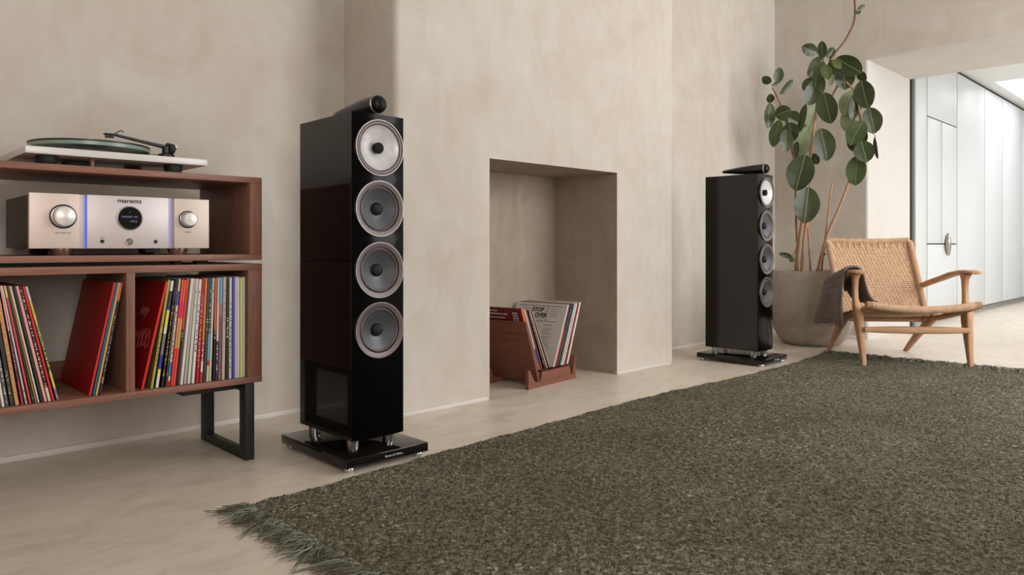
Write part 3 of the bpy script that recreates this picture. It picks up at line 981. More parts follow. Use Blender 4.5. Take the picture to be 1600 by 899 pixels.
# left-hand compartment, sleeves leaning left
LG = [(-.5924, -13.2, .0072, [(0, (120, 100, 150)), (.12, (200, 190, 90)), (.25, (60, 90, 60)), (.5, (110, 130, 70)), (.7, (190, 170, 70)), (.88, (190, 180, 170))], (.02, .86, (226, 204, 90)), (80, 100, 70), 'flowery yellow and green sleeve'),
      (-.6030, -12.4, .0072, flat((206, 36, 48)), None, (206, 36, 48), 'bright red sleeve'),
      (-.6125, -12.1, .0080, [(0, CRM), (.12, (40, 28, 26))], (.02, .97, (226, 180, 160)), BLK, 'dark sleeve with pink lettering'),
      (-.6215, -11.8, .0068, flat((224, 156, 150)), None, PNK, 'salmon pink sleeve'),
      (-.6300, -11.6, .0070, flat((40, 34, 32)), None, BLK, 'plain black sleeve right of the white one'),
      (-.6385, -11.4, .0066, flat((214, 206, 192)), None, WHT, 'thin off white sleeve'),
      (-.6450, -11.0, .0040, flat((150, 104, 56)), None, TAN, 'very thin brown sleeve'),
      (-.6508, -10.7, .0058, flat((26, 62, 52)), (.04, .1, WHT), (26, 62, 52), 'dark bottle green sleeve'),
      (-.6585, -10.3, .0080, [(0, (196, 70, 74)), (.9, (206, 190, 120))], None, (196, 70, 74), 'rose red sleeve with a cream tip'),
      (-.6672, -9.8, .0066, flat((210, 206, 200)), (.03, .12, (60, 60, 60)), WHT, 'white sleeve left of the rose red one'),
      (-.6768, -8.8, .0092, [(0, (196, 70, 80)), (.2, (104, 62, 84)), (.62, (222, 150, 150))], (.3, .6, (190, 170, 190)), (104, 62, 84), 'plum sleeve with a pink top'),
      (-.6885, -8.4, .0095, flat((198, 146, 92)), (.05, .9, (160, 110, 66)), TAN, 'ochre tan sleeve'),
      (-.7005, -8.2, .0085, flat((46, 40, 36)), (.04, .3, (150, 150, 120)), BLK, 'black sleeve left of the ochre one'),
      (-.7115, -8.1, .0085, flat((90, 86, 82)), (.03, .9, (190, 186, 180)), GRY, 'grey sleeve with pale print'),
      (-.7205, -7.8, .0060, flat((210, 206, 202)), None, WHT, 'thin white sleeve at the left photo edge')]
for k, (x, tl, t, bd, tx, cv, words) in enumerate(thin(LG)):
    record(SP, SA, x - t / 2, .014 + (k % 2) * .002, ZB, t, SIZE, tl, bd, tx, cv, words + ', in the left record compartment', 'records leaning left in the shelf')

# ------------------------------------------------------------------ record rack in the hearth niche
RA = R(7.4)
RP = (2.64, 2.548)
rk = tag(empty('record_rack', (RP[0], RP[1], 0), RA), 'small walnut V-shaped record rack standing in the fireplace niche', 'rack')
prof = [(0, 0), (.424, 0), (.424, .070), (.414, .070), (.402, .034), (.382, .026), (.366, .074), (.118, .074), (.100, .026), (.052, .034), (.012, .094), (0, .096)]
for y in (0.0, .262):
    MB().prism(prof, y, y + .018, 'Y').build('end_board', M_RACK, rk)
for s, xb in ((-1, .078), (1, .386)):
    pk = MB().rbox(0, .014, -.004, .300, 0, .325 if s < 0 else .10, .0012)
    o = pk.build('side_plank', M_RACK_Y, rk)
    o.location = (xb, .0, .028)
    o.rotation_euler = (0, R(19.5 * s), 0)
MB().rbox(.19, .25, .0185, .2615, .052, .066, .001).build('cross_rail', M_RACK_Y, rk)
RZ = .0795
rack_left = [(.081, -20.0, .0085, flat((206, 84, 40)), None, (96, 22, 26), 'dark red cover with white lettering, outermost left in the rack'),
             (.102, -21.5, .0078, [(0, (60, 90, 150)), (.12, (200, 60, 40)), (.3, (150, 160, 150)), (.45, (222, 112, 60))], (.05, .45, (240, 220, 120)), ORG, 'orange sleeve with a patchwork foot in the rack'),
             (.124, -22.7, .0072, [(0, RED), (.1, BLU), (.35, WHT)], None, WHT, 'white sleeve with a blue foot in the rack'),
             (.146, -23.9, .0060, flat((120, 70, 62)), None, (120, 70, 62), 'brown sleeve in the left half of the rack'),
             (.168, -25.1, .0075, flat((52, 44, 40)), (.05, .95, (206, 196, 186)), BLK, 'black and white patterned sleeve in the rack'),
             (.190, -26.3, .0060, flat((196, 170, 160)), None, PNK, 'dusty pink sleeve in the rack'),
             (.212, -27.4, .0065, flat((150, 140, 128)), None, GRY, 'grey beige sleeve nearest the middle of the rack')]
red0 = None
for k, (x, tl, t, bd, tx, cv, words) in enumerate(rack_left):
    o = record(RP, RA, x, .02 + (k % 2) * .002, RZ, t, .342, tl, bd, tx, cv, words, 'records in the hearth rack')
    red0 = red0 or o
M_INK = pm('pale_ink', (220, 205, 196), 0.5)
for j, (w_, zz, yc) in enumerate(((.085, .326, .20), (.15, .309, .17), (.10, .288, .16))):
    bb = MB()
    yy = yc - w_ / 2
    while yy < yc + w_ / 2:
        l = random.uniform(.003, .006)
        bb.box(-.0008, -.0003, yy, yy + l, zz - .003, zz + .003)
        yy += l + random.choice((.0012, .0012, .004))
    bb.build('lettering', M_INK, red0, kind='stuff')
eb = MB()
eb.box(-.0008, -.0003, .030, .060, .274, .321)
eo = eb.build('emblem', pm('emblem_cream', (196, 178, 168), .5), red0)
MB().lathe([(.012, .0), (.012, .0006), (.007, .0006), (.007, 0)], 20, (0, 0, 0)).build('emblem_ring', M_PRINT, red0, loc=(-.0008, .045, .303), rot=(0, R(-90), 0))
MB().box(-.0013, -.0008, .038, .052, .278, .286).build('emblem_bar', M_PRINT, red0)

rack_right = [(.243, 23.8, .0085, flat((214, 210, 206)), None, (206, 199, 190), 'grey printed cover reading STOP OVER, standing in the rack'),
              (.263, 23.6, .0060, [(0, (206, 90, 96)), (.6, (70, 50, 110))], None, PNK, 'thin pink and violet sleeve behind the STOP OVER cover'),
              (.279, 23.4, .0085, flat((84, 66, 58)), (.1, .95, (170, 150, 140)), (84, 66, 58), 'brown patterned sleeve in the right half of the rack'),
              (.299, 23.1, .0070, flat((58, 50, 46)), None, BLK, 'black sleeve in the right half of the rack'),
              (.315, 22.9, .0110, flat((178, 204, 198)), None, (178, 204, 198), 'pale aqua sleeve in the rack'),
              (.338, 22.5, .0080, flat((212, 210, 204)), None, WHT, 'white sleeve beside the aqua one in the rack'),
              (.357, 22.1, .0070, flat((150, 60, 56)), (.4, .8, (220, 200, 190)), RED, 'brick red sleeve in the rack'),
              (.373, 21.7, .0130, flat((214, 210, 202)), (.35, .45, (120, 50, 46)), WHT, 'thick white sleeve, outermost right in the rack')]
st = None
for k, (x, tl, t, bd, tx, cv, words) in enumerate(rack_right):
    o = record(RP, RA, x - .012 + .006, .016 + (k % 2) * .002, RZ - .001, t, .346, tl, bd, tx, cv, words, 'records in the hearth rack')
    st = st or o
# STOP OVER cover: print on its left face; the cover's left-to-right runs from the back (high y) to the front
M_INK2 = pm('grey_black_ink', (52, 48, 46), 0.6)
M_INK3 = pm('grey_text_ink', (128, 120, 112), 0.6)


def cov(y0, y1, z0, z1, nm, mat=M_INK2):
    return MB().box(-.0007, -.0003, y0, y1, z0, z1).build(nm, mat, st)


cov(.030, .318, .3285, .3310, 'printed_rule')
cov(.046, .318, .2420, .2445, 'printed_rule')
cov(.225, .2275, .2445, .3285, 'printed_rule')
cov(.122, .1245, .2445, .3285, 'printed_rule')
text_obj('title', 'STOP', .032, M_INK2, st, (-.0006, .185, .307), rot=(R(90), 0, R(-90)), offset=.0012)
text_obj('title', 'OVER', .032, M_INK2, st, (-.0006, .160, .276), rot=(R(90), 0, R(-90)), offset=.0012)
bb = MB()
for yc, ww, zt, n_ in ((.27, .06, .31, 3), (.08, .06, .31, 4), (.174, .08, .258, 1)):
    for j in range(n_):
        l = ww * random.uniform(.6, 1)
        bb.box(-.0006, -.0003, yc - l / 2, yc + l / 2, zt - j * .013, zt - j * .013 + .003)
for col_y in (.26, .175, .09):
    zt = .225
    while zt > .03:
        l = .066 * random.uniform(.5, 1)
        if random.random() > .15:
            bb.box(-.0006, -.0003, col_y + .033 - l, col_y + .033, zt, zt + .0022)
        zt -= .0075
bb.build('body_text', M_INK3, st, kind='stuff')

# ------------------------------------------------------------------ lounge chair
CO = (4.72, 1.4125)
CRZ = R(-50.24)          # local X = to the viewer's right, Y = towards the chair's back
ch = tag(empty('lounge_chair', (CO[0], CO[1], 0), CRZ), 'low oak armchair with woven paper cord seat and back', 'chair')


def cord_mat():
    m, nt, b = new_mat('paper_cord')
    v = coords(nt, 'Object')
    n1 = noise(nt, v, 40, 4, 0.6)
    col = ramp(nt, n1, [(0.3, (206, 168, 132)), (0.5, (220, 186, 152)), (0.7, (230, 200, 170))])
    nt.links.new(col, b.inputs['Base Color'])
    b.inputs['Roughness'].default_value = 0.7
    return m


M_CORD = cord_mat()
M_ENDGRAIN = wood('oak_end_grain', (140, 104, 76), (164, 126, 94), (180, 142, 108), 'Y', 2.0, 0.55)
RUGZ = 0.011
for s in (-1, 1):
    X = lambda v: s * v
    # front leg: tapers to the foot, widens at the seat, then carries on as the arm post
    pts = [(X(.297), .0, RUGZ), (X(.299), .018, .09), (X(.302), .038, .18), (X(.305), .058, .265), (X(.308), .068, .315), (X(.311), .085, .355), (X(.313), .094, .40), (X(.313), .098, .46), (X(.313), .098, .515), (X(.313), .094, .548)]
    sq = [(.0125, .0140), (.0155, .0210), (.0185, .0300), (.0215, .0395), (.0215, .0420), (.0180, .0260), (.0150, .0190), (.0145, .0175), (.0165, .0240), (.024, .040)]
    MB().tube(pts, 0, 16, squash=sq, up=(0, 1, 0), pw=.42).build('front_leg', M_OAK, ch, ang=50)
    # rear leg
    pts = [(X(.250), .762, 0.0), (X(.253), .70, .048), (X(.258), .60, .125), (X(.262), .50, .195), (X(.266), .40, .255), (X(.268), .36, .275)]
    sq = [(.0135, .0150), (.0155, .019), (.0175, .024), (.0185, .027), (.0185, .027), (.017, .022)]
    MB().tube(pts, 0, 14, squash=sq, up=(0, 0, 1)).build('rear_leg', M_OAK_Y, ch, ang=60)
    # arm: flat paddle in front, slimmer towards the back frame
    pts = [(X(.322), -.018, .553), (X(.321), -.006, .5575), (X(.320), .04, .5605), (X(.317), .12, .558), (X(.308), .24, .540), (X(.295), .36, .508), (X(.280), .48, .477), (X(.272), .585, .449)]
    sq = [(.022, .006), (.036, .0095), (.043, .0115), (.040, .0125), (.033, .014), (.026, .0155), (.021, .0165), (.018, .0165)]
    MB().tube(pts, 0, 16, squash=sq, up=(0, 0, 1)).build('arm', M_OAK_Y, ch, ang=60)
    # seat side rail
    pts = [(X(.286), -.072, .366), (X(.279), .10, .318), (X(.271), .30, .272), (X(.262), .52, .232)]
    MB().tube(pts, 0, 12, squash=[(.0145, .018)] * 4, up=(0, 0, 1)).build('seat_rail', M_OAK_Y, ch, ang=60)
    # back post
    pts = [(X(.257), .462, .225), (X(.260), .535, .36), (X(.263), .60, .48), (X(.266), .675, .615), (X(.268), .752, .745)]
    MB().tube(pts, 0, 12, squash=[(.0135, .0165)] * 5, up=(0, 1, 0)).build('back_post', M_CORD, ch, ang=60)


def rail_curve(hw, y, zend, sag, yb, n=17):
    out = []
    for k in range(n):
        u_ = 2 * k / (n - 1) - 1
        out.append((u_ * hw, y + yb * (1 - u_ * u_), zend - sag * (1 - u_ * u_)))
    return out


# front seat rail, wrapped in cord, bare wooden ends
fr = rail_curve(.286, -.078, .372, .026, .0)
ro = MB().tube(fr, .0190, 12).build('front_rail', M_CORD, ch, ang=60)
for s in (-1, 1):
    MB().tube([(s * .284, -.078, .372), (s * .314, -.0785, .3755)], 0, 12, squash=[(.0205, .0210), (.0185, .0195)], up=(0, 0, 1)).build('rail_end', M_ENDGRAIN, ch, ang=60)
wr = MB()
nw = 92
for k in range(nw):
    u_ = 2 * (k + .5) / nw - 1
    x = u_ * .283
    z = .372 - .026 * (1 - u_ * u_)
    ring = [(x, -.078 + .0200 * math.cos(a), z + .0200 * math.sin(a)) for a in [2 * math.pi * j / 10 for j in range(11)]]
    wr.tube(ring, .0028, 5, cap=False, up=(1, 0, 0))
wr.build('rail_wrapping', M_CORD, ro, kind='stuff', ang=80)
# stretcher between the front legs
MB().tube([(-.292, .004, .222), (-.15, .004, .2215), (0, .004, .221), (.15, .004, .2215), (.292, .004, .222)], 0, 12,
          squash=[(.010, .0155), (.012, .0205), (.013, .0225), (.012, .0205), (.010, .0155)], up=(0, 0, 1)).build('stretcher', M_OAK_X, ch, ang=60)
MB().tube([(-.255, .50, .236), (.255, .50, .236)], .015, 12).build('rear_seat_rail', M_OAK_X, ch, ang=60)
# top rail of the back
tr = rail_curve(.272, .757, .750, .008, .022)
MB().tube(tr, 0, 12, squash=[(.014, .017)] * len(tr), up=(0, 0, 1)).build('top_rail', M_CORD, ch, ang=60)


def weave(name, P, nrow, period, rad, amp, shift, parent):
    """paper-cord weave on a patch P(u, v) -> (point, normal): weft rows dipping under warp cords, closed behind"""
    mb = MB()
    seg = period * 6
    for r_ in range(nrow):
        v = (r_ + .5) / nrow
        pts, rad_ = [], []
        for k in range(seg + 1):
            u_ = k / seg
            p, nn = P(u_, v)
            w_ = math.sin(u_ * period * 2 * math.pi + r_ * shift)
            pts.append(p + nn * (amp * (w_ if w_ > -.2 else w_ * 1.6)))
        mb.tube(pts, rad, 5, cap=False, up=(0, .5, .86))
    nb = nrow
    for r_ in range(nb):
        v = (r_ + 1.0) / nb
        pts = [P(k / 20, min(1, v))[0] - P(k / 20, min(1, v))[1] * (.0065) for k in range(21)]
        mb.tube(pts, rad * 1.3, 5, cap=False, up=(0, .5, .86))
    return mb.build(name, M_CORD, parent, kind='stuff', ang=80)


def back_patch(u_, v):
    hw = .252 + .010 * v
    x = (2 * u_ - 1) * hw
    bow = .020 * (1 - (2 * u_ - 1) ** 2)
    y = .468 + (.752 - .468) * (v ** 1.04) + bow * (.4 + .6 * v)
    z = .232 + (.738 - .232) * v - .006 * (1 - (2 * u_ - 1) ** 2) * v
    return Vector((x, y, z)), Vector((0, -.86, .5))


def seat_patch(u_, v):
    hw = .274 - .016 * v
    x = (2 * u_ - 1) * hw
    sag = .024 * (1 - (2 * u_ - 1) ** 2) * (1 - .6 * v)
    y = -.066 + .55 * v
    z = .372 - .098 * v - sag
    return Vector((x, y, z)), Vector((0, .2, .98))


weave('woven_back', back_patch, 42, 23, .0043, .0044, .85, ch)
weave('woven_seat', seat_patch, 44, 23, .0043, .0044, .85, ch)
# wrapped border strands at the top of the back
tb = MB()
for k in range(66):
    u_ = 2 * (k + .5) / 66 - 1
    x = u_ * .268
    yy, zz = .757 + .022 * (1 - u_ * u_), .750 - .008 * (1 - u_ * u_)
    ring = [(x, yy + .0165 * math.cos(a), zz + .0190 * math.sin(a)) for a in [2 * math.pi * j / 10 for j in range(11)]]
    tb.tube(ring, .0032, 5, cap=False, up=(1, 0, 0))
    if k % 5 == 2:
        p, nn = back_patch((u_ * .262 + .262) / .524, .93)
        tb.tube([(x, yy - .0165, zz - .004), tuple(p + nn * .006)], .0034, 5, up=(1, 0, 0))
tb.build('top_wrapping', M_CORD, ch, kind='stuff', ang=80)
for s in (-1, 1):
    sb = MB()
    for k in range(64):
        v = (k + .5) / 64
        p, nn = back_patch(0 if s < 0 else 1, v)
        px_ = s * (.258 + .010 * v)
        ring = [(px_ + .0165 * math.cos(a), p.y - .012 + .020 * math.sin(a), p.z + .002 - .008 * math.sin(a)) for a in [2 * math.pi * j / 8 for j in range(9)]]
        sb.tube(ring, .0031, 5, cap=False, up=(0, .5, .86))
    sb.build('side_wrapping', M_CORD, ch, kind='stuff', ang=80)

# ------------------------------------------------------------------ knitted throw over the arm
def throw_mat():
    m, nt, b = new_mat('brown_knit')
    tc = N(nt, 'ShaderNodeTexCoord')
    mp = N(nt, 'ShaderNodeMapping')
    nt.links.new(tc.outputs['UV'], mp.inputs['Vector'])
    n1 = noise(nt, mp.outputs['Vector'], 60, 3, 0.6)
    col = ramp(nt, n1, [(0.3, (98, 84, 76)), (0.7, (126, 110, 101))])
    nt.links.new(col, b.inputs['Base Color'])
    b.inputs['Roughness'].default_value = 0.95
    b.inputs['Specular IOR Level'].default_value = 0.1
    b.inputs['Sheen Weight'].default_value = 0.25
    b.inputs['Sheen Roughness'].default_value = 0.6
    return m


def build_throw():
    # path across the arm (local X, Z), outer hem -> over the arm -> inside -> onto the seat
    path = [(-.372, .235), (-.376, .30), (-.376, .37), (-.375, .45), (-.374, .52), (-.369, .558), (-.350, .578), (-.318, .584), (-.288, .577), (-.272, .552), (-.262, .50), (-.252, .45), (-.240, .41), (-.215, .380), (-.175, .362), (-.13, .352)]
    # resample
    P = np.array(path)
    d_ = np.r_[0, np.cumsum(np.hypot(*np.diff(P, axis=0).T))]
    nu, nv = 210, 84
    L = d_[-1]
    uu = np.linspace(0, L, nu)
    px_ = np.interp(uu, d_, P[:, 0])
    pz_ = np.interp(uu, d_, P[:, 1])
    for _ in range(6):
        px_[1:-1] = (px_[:-2] + 2 * px_[1:-1] + px_[2:]) / 4
        pz_[1:-1] = (pz_[:-2] + 2 * pz_[1:-1] + pz_[2:]) / 4
    tx, tz = np.gradient(px_), np.gradient(pz_)
    ln = np.hypot(tx, tz)
    nx, nz = -tz / ln, tx / ln
    verts = []
    wid = np.linspace(0, 1, nv)
    for i in range(nu):
        a = uu[i] / L
        hang = max(0, 1 - a / .40)
        inner = max(0, (a - .62) / .38)
        y0, y1 = .105 + .0 * hang - .02 * inner, .46 + .07 * hang - .12 * inner
        for j in range(nv):
            w_ = wid[j]
            y = y0 + (y1 - y0) * w_
            fold = .026 * hang * math.sin(w_ * 9.5 + .3) + .008 * hang * math.sin(w_ * 17 + a * 3) + .05 * w_ * hang
            fold += .010 * inner * math.sin(w_ * 7 + 1)
            drop = .015 * math.sin(w_ * 6) * hang
            # knitted ribs
            rib = .0036 * math.sin(uu[i] / .0065 * math.pi) * (0.6 + .4 * math.sin(w_ * 190))
            arm_drop = -.24 * max(0, y - .12) * (1 if .36 < a < .70 else max(0, 1 - abs(a - .53) * 2.0))
            verts.append((px_[i] + nx[i] * (rib) - fold * (.75 if a < .5 else -.6), y + fold * .3, pz_[i] + nz[i] * rib + drop + arm_drop * .9))
    faces = []
    for i in range(nu - 1):
        for j in range(nv - 1):
            k = i * nv + j
            faces.append((k, k + nv, k + nv + 1, k + 1))
    mb = MB()
    c, s = math.cos(CRZ), math.sin(CRZ)
    mb.add(verts, faces)
    o = mb.build('throw_blanket', throw_mat(), None, loc=(CO[0], CO[1], 0), rot=(0, 0, CRZ), ang=180)
    uv = o.data.uv_layers.new(name='UVMap')
    co = np.array([(k // nv / nu, (k % nv) / nv) for k in range(nu * nv)])
    li = np.empty(len(o.data.loops), dtype=np.int32)
    o.data.loops.foreach_get('vertex_index', li)
    uv.data.foreach_set('uv', co[li].ravel())
    md = o.modifiers.new('thickness', 'SOLIDIFY')
    md.thickness = .011
    md.offset = 1
    tag(o, 'dark brown knitted throw draped over the chair arm', 'blanket')
    # short hem fringe
    fb = MB()
    for k in range(26):
        w_ = (k + .5) / 26
        v0 = Vector(verts[int(w_ * (nv - 1))])
        pts = [v0 + Vector((random.uniform(-.002, .002), random.uniform(-.003, .003), .004)), v0 + Vector((random.uniform(-.005, .005), random.uniform(-.006, .006), -.010)),
               v0 + Vector((random.uniform(-.008, .008), random.uniform(-.01, .01), -.022 - random.random() * .008))]
        fb.tube(pts, [.0026, .002, .001], 5)
    fb.build('hem_fringe', MATS['brown_knit'], o, kind='stuff')


build_throw()

# ------------------------------------------------------------------ potted rubber plant
PC3 = (5.38, 2.316)
plant = tag(empty('potted_rubber_plant', (PC3[0], PC3[1], 0)), 'tall rubber plant in a round grey concrete pot', 'plant')
PZ = .535
MB().lathe([(.0001, .0), (.17, .0), (.195, .006), (.225, .035), (.26, .095), (.283, .17), (.292, .26), (.290, .36), (.283, .46), (.277, PZ - .006), (.274, PZ), (.262, PZ), (.259, PZ - .006), (.262, PZ - .055)], 72).build('pot', M_POT, plant)
MB().lathe([(.262, PZ - .06), (.2, PZ - .052), (.1, PZ - .048), (.0001, PZ - .05)], 40).build('soil', M_POTSOIL, plant)


def bark_mat(name, a, b_):
    m, nt, b = new_mat(name)
    n1 = noise(nt, coords(nt, 'Object', (30, 30, 8)), 2, 5, 0.6)
    nt.links.new(ramp(nt, n1, [(0.3, a), (0.7, b_)]), b.inputs['Base Color'])
    b.inputs['Roughness'].default_value = 0.7
    return m


M_BARK = bark_mat('plant_bark', (150, 108, 80), (192, 150, 116))
M_TWIG = bark_mat('plant_twig', (104, 66, 46), (140, 96, 68))
M_STALK = pm('leaf_stalk', (150, 140, 86), 0.5)


def leaf_mat(name, a, b_, rough):
    m, nt, b = new_mat(name)
    v = coords(nt, 'Object')
    n1 = noise(nt, v, 9, 4, 0.6)
    nt.links.new(ramp(nt, n1, [(0.3, a), (0.7, b_)]), b.inputs['Base Color'])
    b.inputs['Roughness'].default_value = rough
    b.inputs['Specular IOR Level'].default_value = 0.42
    return m


M_LEAF = [leaf_mat('leaf_deep_green', (44, 54, 30), (64, 74, 42), .30),
          leaf_mat('leaf_mid_green', (58, 72, 36), (80, 94, 50), .33),
          leaf_mat('leaf_pale_underside', (130, 144, 106), (156, 168, 130), .5)]
M_RIB = pm('leaf_midrib', (112, 122, 76), .45)
M_RIB2 = pm('leaf_midrib_pale', (168, 176, 136), .5)
OFF = Vector((PC3[0], PC3[1], 0))
VIEW = Vector((sP, cP, 0))


def leaf(base, tip, width, roll, kind, curl=.12):
    """oval rubber-plant leaf: base/tip in world space, width in metres, roll = turn about its long axis"""
    b0, t0 = Vector(base), Vector(tip)
    ax = t0 - b0
    L = ax.length
    ax.normalize()
    toward = -(b0.normalized())
    nrm = toward - ax * toward.dot(ax)
    nrm.normalize()
    nrm = Matrix.Rotation(roll, 3, ax) @ nrm
    side = ax.cross(nrm)
    nl = 12
    cols = [-1, -.66, -.33, -.035, .035, .33, .66, 1]
    vs, fs, mi = [], [], []
    hw = width * 1.10 / 2 / max(.6, abs(math.cos(roll)))
    for i in range(nl + 1):
        t = i / nl
        w_ = hw * (math.sin(math.pi * min(1, t * .97 + .015)) ** .62) * (1 if t < .93 else (1 - (t - .93) / .07 * .75))
        if i in (0,):
            w_ = hw * .06
        for c_ in cols:
            x = c_ * w_ if abs(c_) > .1 else c_ * hw
            p = b0 + ax * (L * t) + side * x
            p += nrm * (abs(x) * .22 - curl * L * (t - .35) ** 2 + .0012 * math.sin(t * 23 + c_ * 2) * abs(c_))
            if abs(c_) < .1:
                p += nrm * .0015
            vs.append(tuple(p - OFF))
    k = len(cols)
    for i in range(nl):
        for j in range(k - 1):
            fs.append((i * k + j, i * k + j + 1, (i + 1) * k + j + 1, (i + 1) * k + j))
            mi.append(1 if j == 3 else 0)
    mb = MB()
    mb.v, mb.f, mb.m = vs, fs, mi
    return mb.build('leaf', [M_LEAF[kind], M_RIB2 if kind == 2 else M_RIB], plant, ang=180)


def z6(x, y):
    return (1230 + x / 4.494, 50 + y / 4.494)


def z7(x, y):
    return (1180 + x / 3.208, 90 + y / 3.208)


# (zoom, base, tip, apparent width, depth offset (m, + = farther), roll degrees, kind)
LV = [
    (6, (210, 150), (103, 103), 78, -.02, 15, 0), (6, (250, 188), (242, 62), 60, .03, -10, 0), (6, (278, 182), (332, 112), 62, .06, 20, 0),
    (6, (252, 185), (150, 312), 108, .10, -20, 0), (6, (255, 205), (196, 342), 62, -.08, 25, 1), (6, (258, 228), (292, 332), 66, -.12, -15, 1),
    (6, (305, 195), (345, 300), 70, -.10, 20, 1), (6, (318, 195), (378, 256), 46, -.14, -25, 1), (6, (345, 182), (522, 288), 128, -.05, 10, 0),
    (6, (395, 235), (406, 406), 122, .05, -12, 0), (6, (498, 285), (552, 342), 60, .06, 15, 0), (6, (192, 325), (113, 410), 72, .08, 20, 0),
    (6, (205, 345), (152, 514), 108, -.02, -10, 0), (6, (232, 305), (246, 426), 58, -.05, 25, 1), (6, (312, 278), (302, 377), 46, .02, 15, 2),
    (6, (258, 425), (308, 644), 128, -.08, 12, 0), (6, (202, 485), (146, 660), 84, .10, -10, 2), (6, (130, 505), (85, 702), 46, .05, 35, 0),
    (6, (178, 660), (78, 866), 128, .10, 10, 2), (6, (235, 675), (282, 905), 132, -.10, -12, 0), (6, (455, 408), (396, 584), 100, .10, 15, 2),
    (6, (492, 425), (455, 616), 76, .02, -20, 0), (6, (520, 340), (566, 537), 126, -.06, 10, 0), (6, (432, 540), (420, 705), 90, .08, 15, 2),
    (6, (575, 528), (616, 713), 120, -.04, -10, 0), (6, (530, 622), (442, 794), 118, -.04, 15, 1), (6, (520, 765), (560, 915), 124, -.09, -8, 0),
    (6, (468, 715), (474, 842), 82, .06, 20, 0), (6, (612, 735), (632, 895), 24, -.02, 40, 0), (6, (545, 690), (540, 780), 44, .05, 20, 1),
    (7, (252, 486), (203, 668), 120, -.10, 10, 0), (7, (268, 648), (246, 832), 112, -.14, -8, 0), (7, (288, 480), (314, 536), 40, .04, 15, 0),
    (7, (206, 420), (200, 505), 34, .10, 30, 0),
    (7, (108, 132), (124, 48), 46, .0, 10, 0), (7, (80, 126), (36, 98), 40, .02, -20, 0), (7, (125, 184), (192, 110), 32, -.03, 30, 0),
    (7, (82, 142), (114, 128), 18, -.02, 10, 0), (7, (76, 225), (66, 356), 50, .03, -25, 1), (7, (76, 228), (76, 182), 36, .06, 10, 0),
    (7, (100, 292), (180, 260), 74, -.05, 10, 0), (7, (122, 312), (88, 448), 58, .02, 18, 1), (7, (146, 288), (218, 330), 78, .03, -12, 0),
    (7, (168, 325), (190, 420), 76, .0, 12, 0), (7, (152, 360), (160, 472), 58, -.04, -15, 0),
    (7, (262, 330), (205, 495), 60, .12, 10, 2),
]
ZP = 5.43
for zz, bs, tp, wd, dz, rl, kd in LV:
    f_, sc = (z6, 4.494) if zz == 6 else (z7, 3.208)
    Zd = ZP + dz
    p0 = at_depth(*f_(*bs), Zd)
    tilt = random.uniform(-.03, .03)
    p1 = at_depth(*f_(*tp), Zd - .02 + tilt)
    leaf(p0, p1, wd / sc / FPX * Zd, R(rl), kd)
# leaf by the lower right stem, tiny tip leaf and the sprout low in the pot
for bs, tp, wd, dz, rl, kd in (((1340, 243), (1336, 290), 27, -.03, 10, 1), ((1340, 14), (1352, 8), 6, 0, 10, 0), ((1337, 21), (1346, 17), 5, 0, 30, 0),
                               ((1238, 402), (1217, 397), 8, -.05, 10, 0), ((1240, 402), (1234, 409), 8, -.05, -10, 1), ((1284, 398), (1291, 397), 4, 0, 10, 0), ((1231, 262), (1233, 272), 3, -.03, 0, 1)):
    Zd = ZP + dz
    leaf(at_depth(*bs, Zd), at_depth(*tp, Zd - .01), wd / FPX * Zd, R(rl), kd)


def stem(px_pts, r0, r1, nm='stem', mat=M_BARK, dz=0.0, nodes=True):
    k = len(px_pts)
    P = []
    for i, q in enumerate(px_pts):
        z_ = ZP + dz + (q[2] if len(q) > 2 else 0)
        P.append(at_depth(q[0], q[1], z_) - OFF)
    # subdivide (Catmull-Rom)
    out, rad = [], []
    for i in range(k - 1):
        a, b_, c_, d_ = P[max(i - 1, 0)], P[i], P[i + 1], P[min(i + 2, k - 1)]
        for j in range(8):
            t = j / 8
            out.append(.5 * ((2 * b_) + (c_ - a) * t + (2 * a - 5 * b_ + 4 * c_ - d_) * t * t + (3 * b_ - a - 3 * c_ + d_) * t ** 3))
    out.append(P[-1])
    m_ = len(out)
    for i in range(m_):
        r_ = 1.2 * (r0 + (r1 - r0) * i / (m_ - 1))
        rad.append(r_ * (1.22 if nodes and i % 4 == 0 else 1))
    return MB().tube(out, rad, 8, up=(1, 0, 0)).build(nm, mat, plant, ang=80)


stem([(1243, 437), (1246, 390), (1254, 340), (1263, 265), (1270, 215), (1278, 150), (1285, 95)], .011, .006, mat=M_BARK)
stem([(1251, 437, -.05), (1256, 380, -.05), (1262, 330, -.06), (1266, 290, -.05)], .010, .007)
stem([(1246, 437, .05), (1246, 400, .05), (1244, 345, .05), (1242, 270, .04), (1236, 215, .03), (1228, 180, .02), (1219, 162, 0), (1207, 137, 0)], .006, .004, mat=M_TWIG)
stem([(1267, 437, .04), (1265, 395, .04), (1262, 345, .02), (1261, 300, .0)], .006, .005)
stem([(1275, 437), (1283, 402), (1293, 368), (1310, 328), (1324, 292), (1338, 248), (1345, 205), (1338, 150), (1322, 128)], .010, .005)
stem([(1283, 437, .03), (1288, 385, .03), (1294, 335, .03), (1300, 286, .03)], .0055, .0045)
stem([(1283, 437, -.04), (1285, 410, -.04), (1289, 386, -.03)], .005, .004, mat=M_TWIG)
stem([(1300, 150, .08), (1309, 134, .06), (1316, 122, .05)], .006, .006, mat=M_TWIG)
stem([(1296, 95, .05), (1307, 80, .05), (1321, 62, .05), (1333, 38, .05), (1336, 18, .05), (1334, -14, .05), (1330, -40, .05)], .0065, .005, mat=M_TWIG)
stem([(1336, 22, .04), (1341, 14, .02), (1348, 9, 0)], .003, .002, 'stalk', M_TWIG, nodes=False)
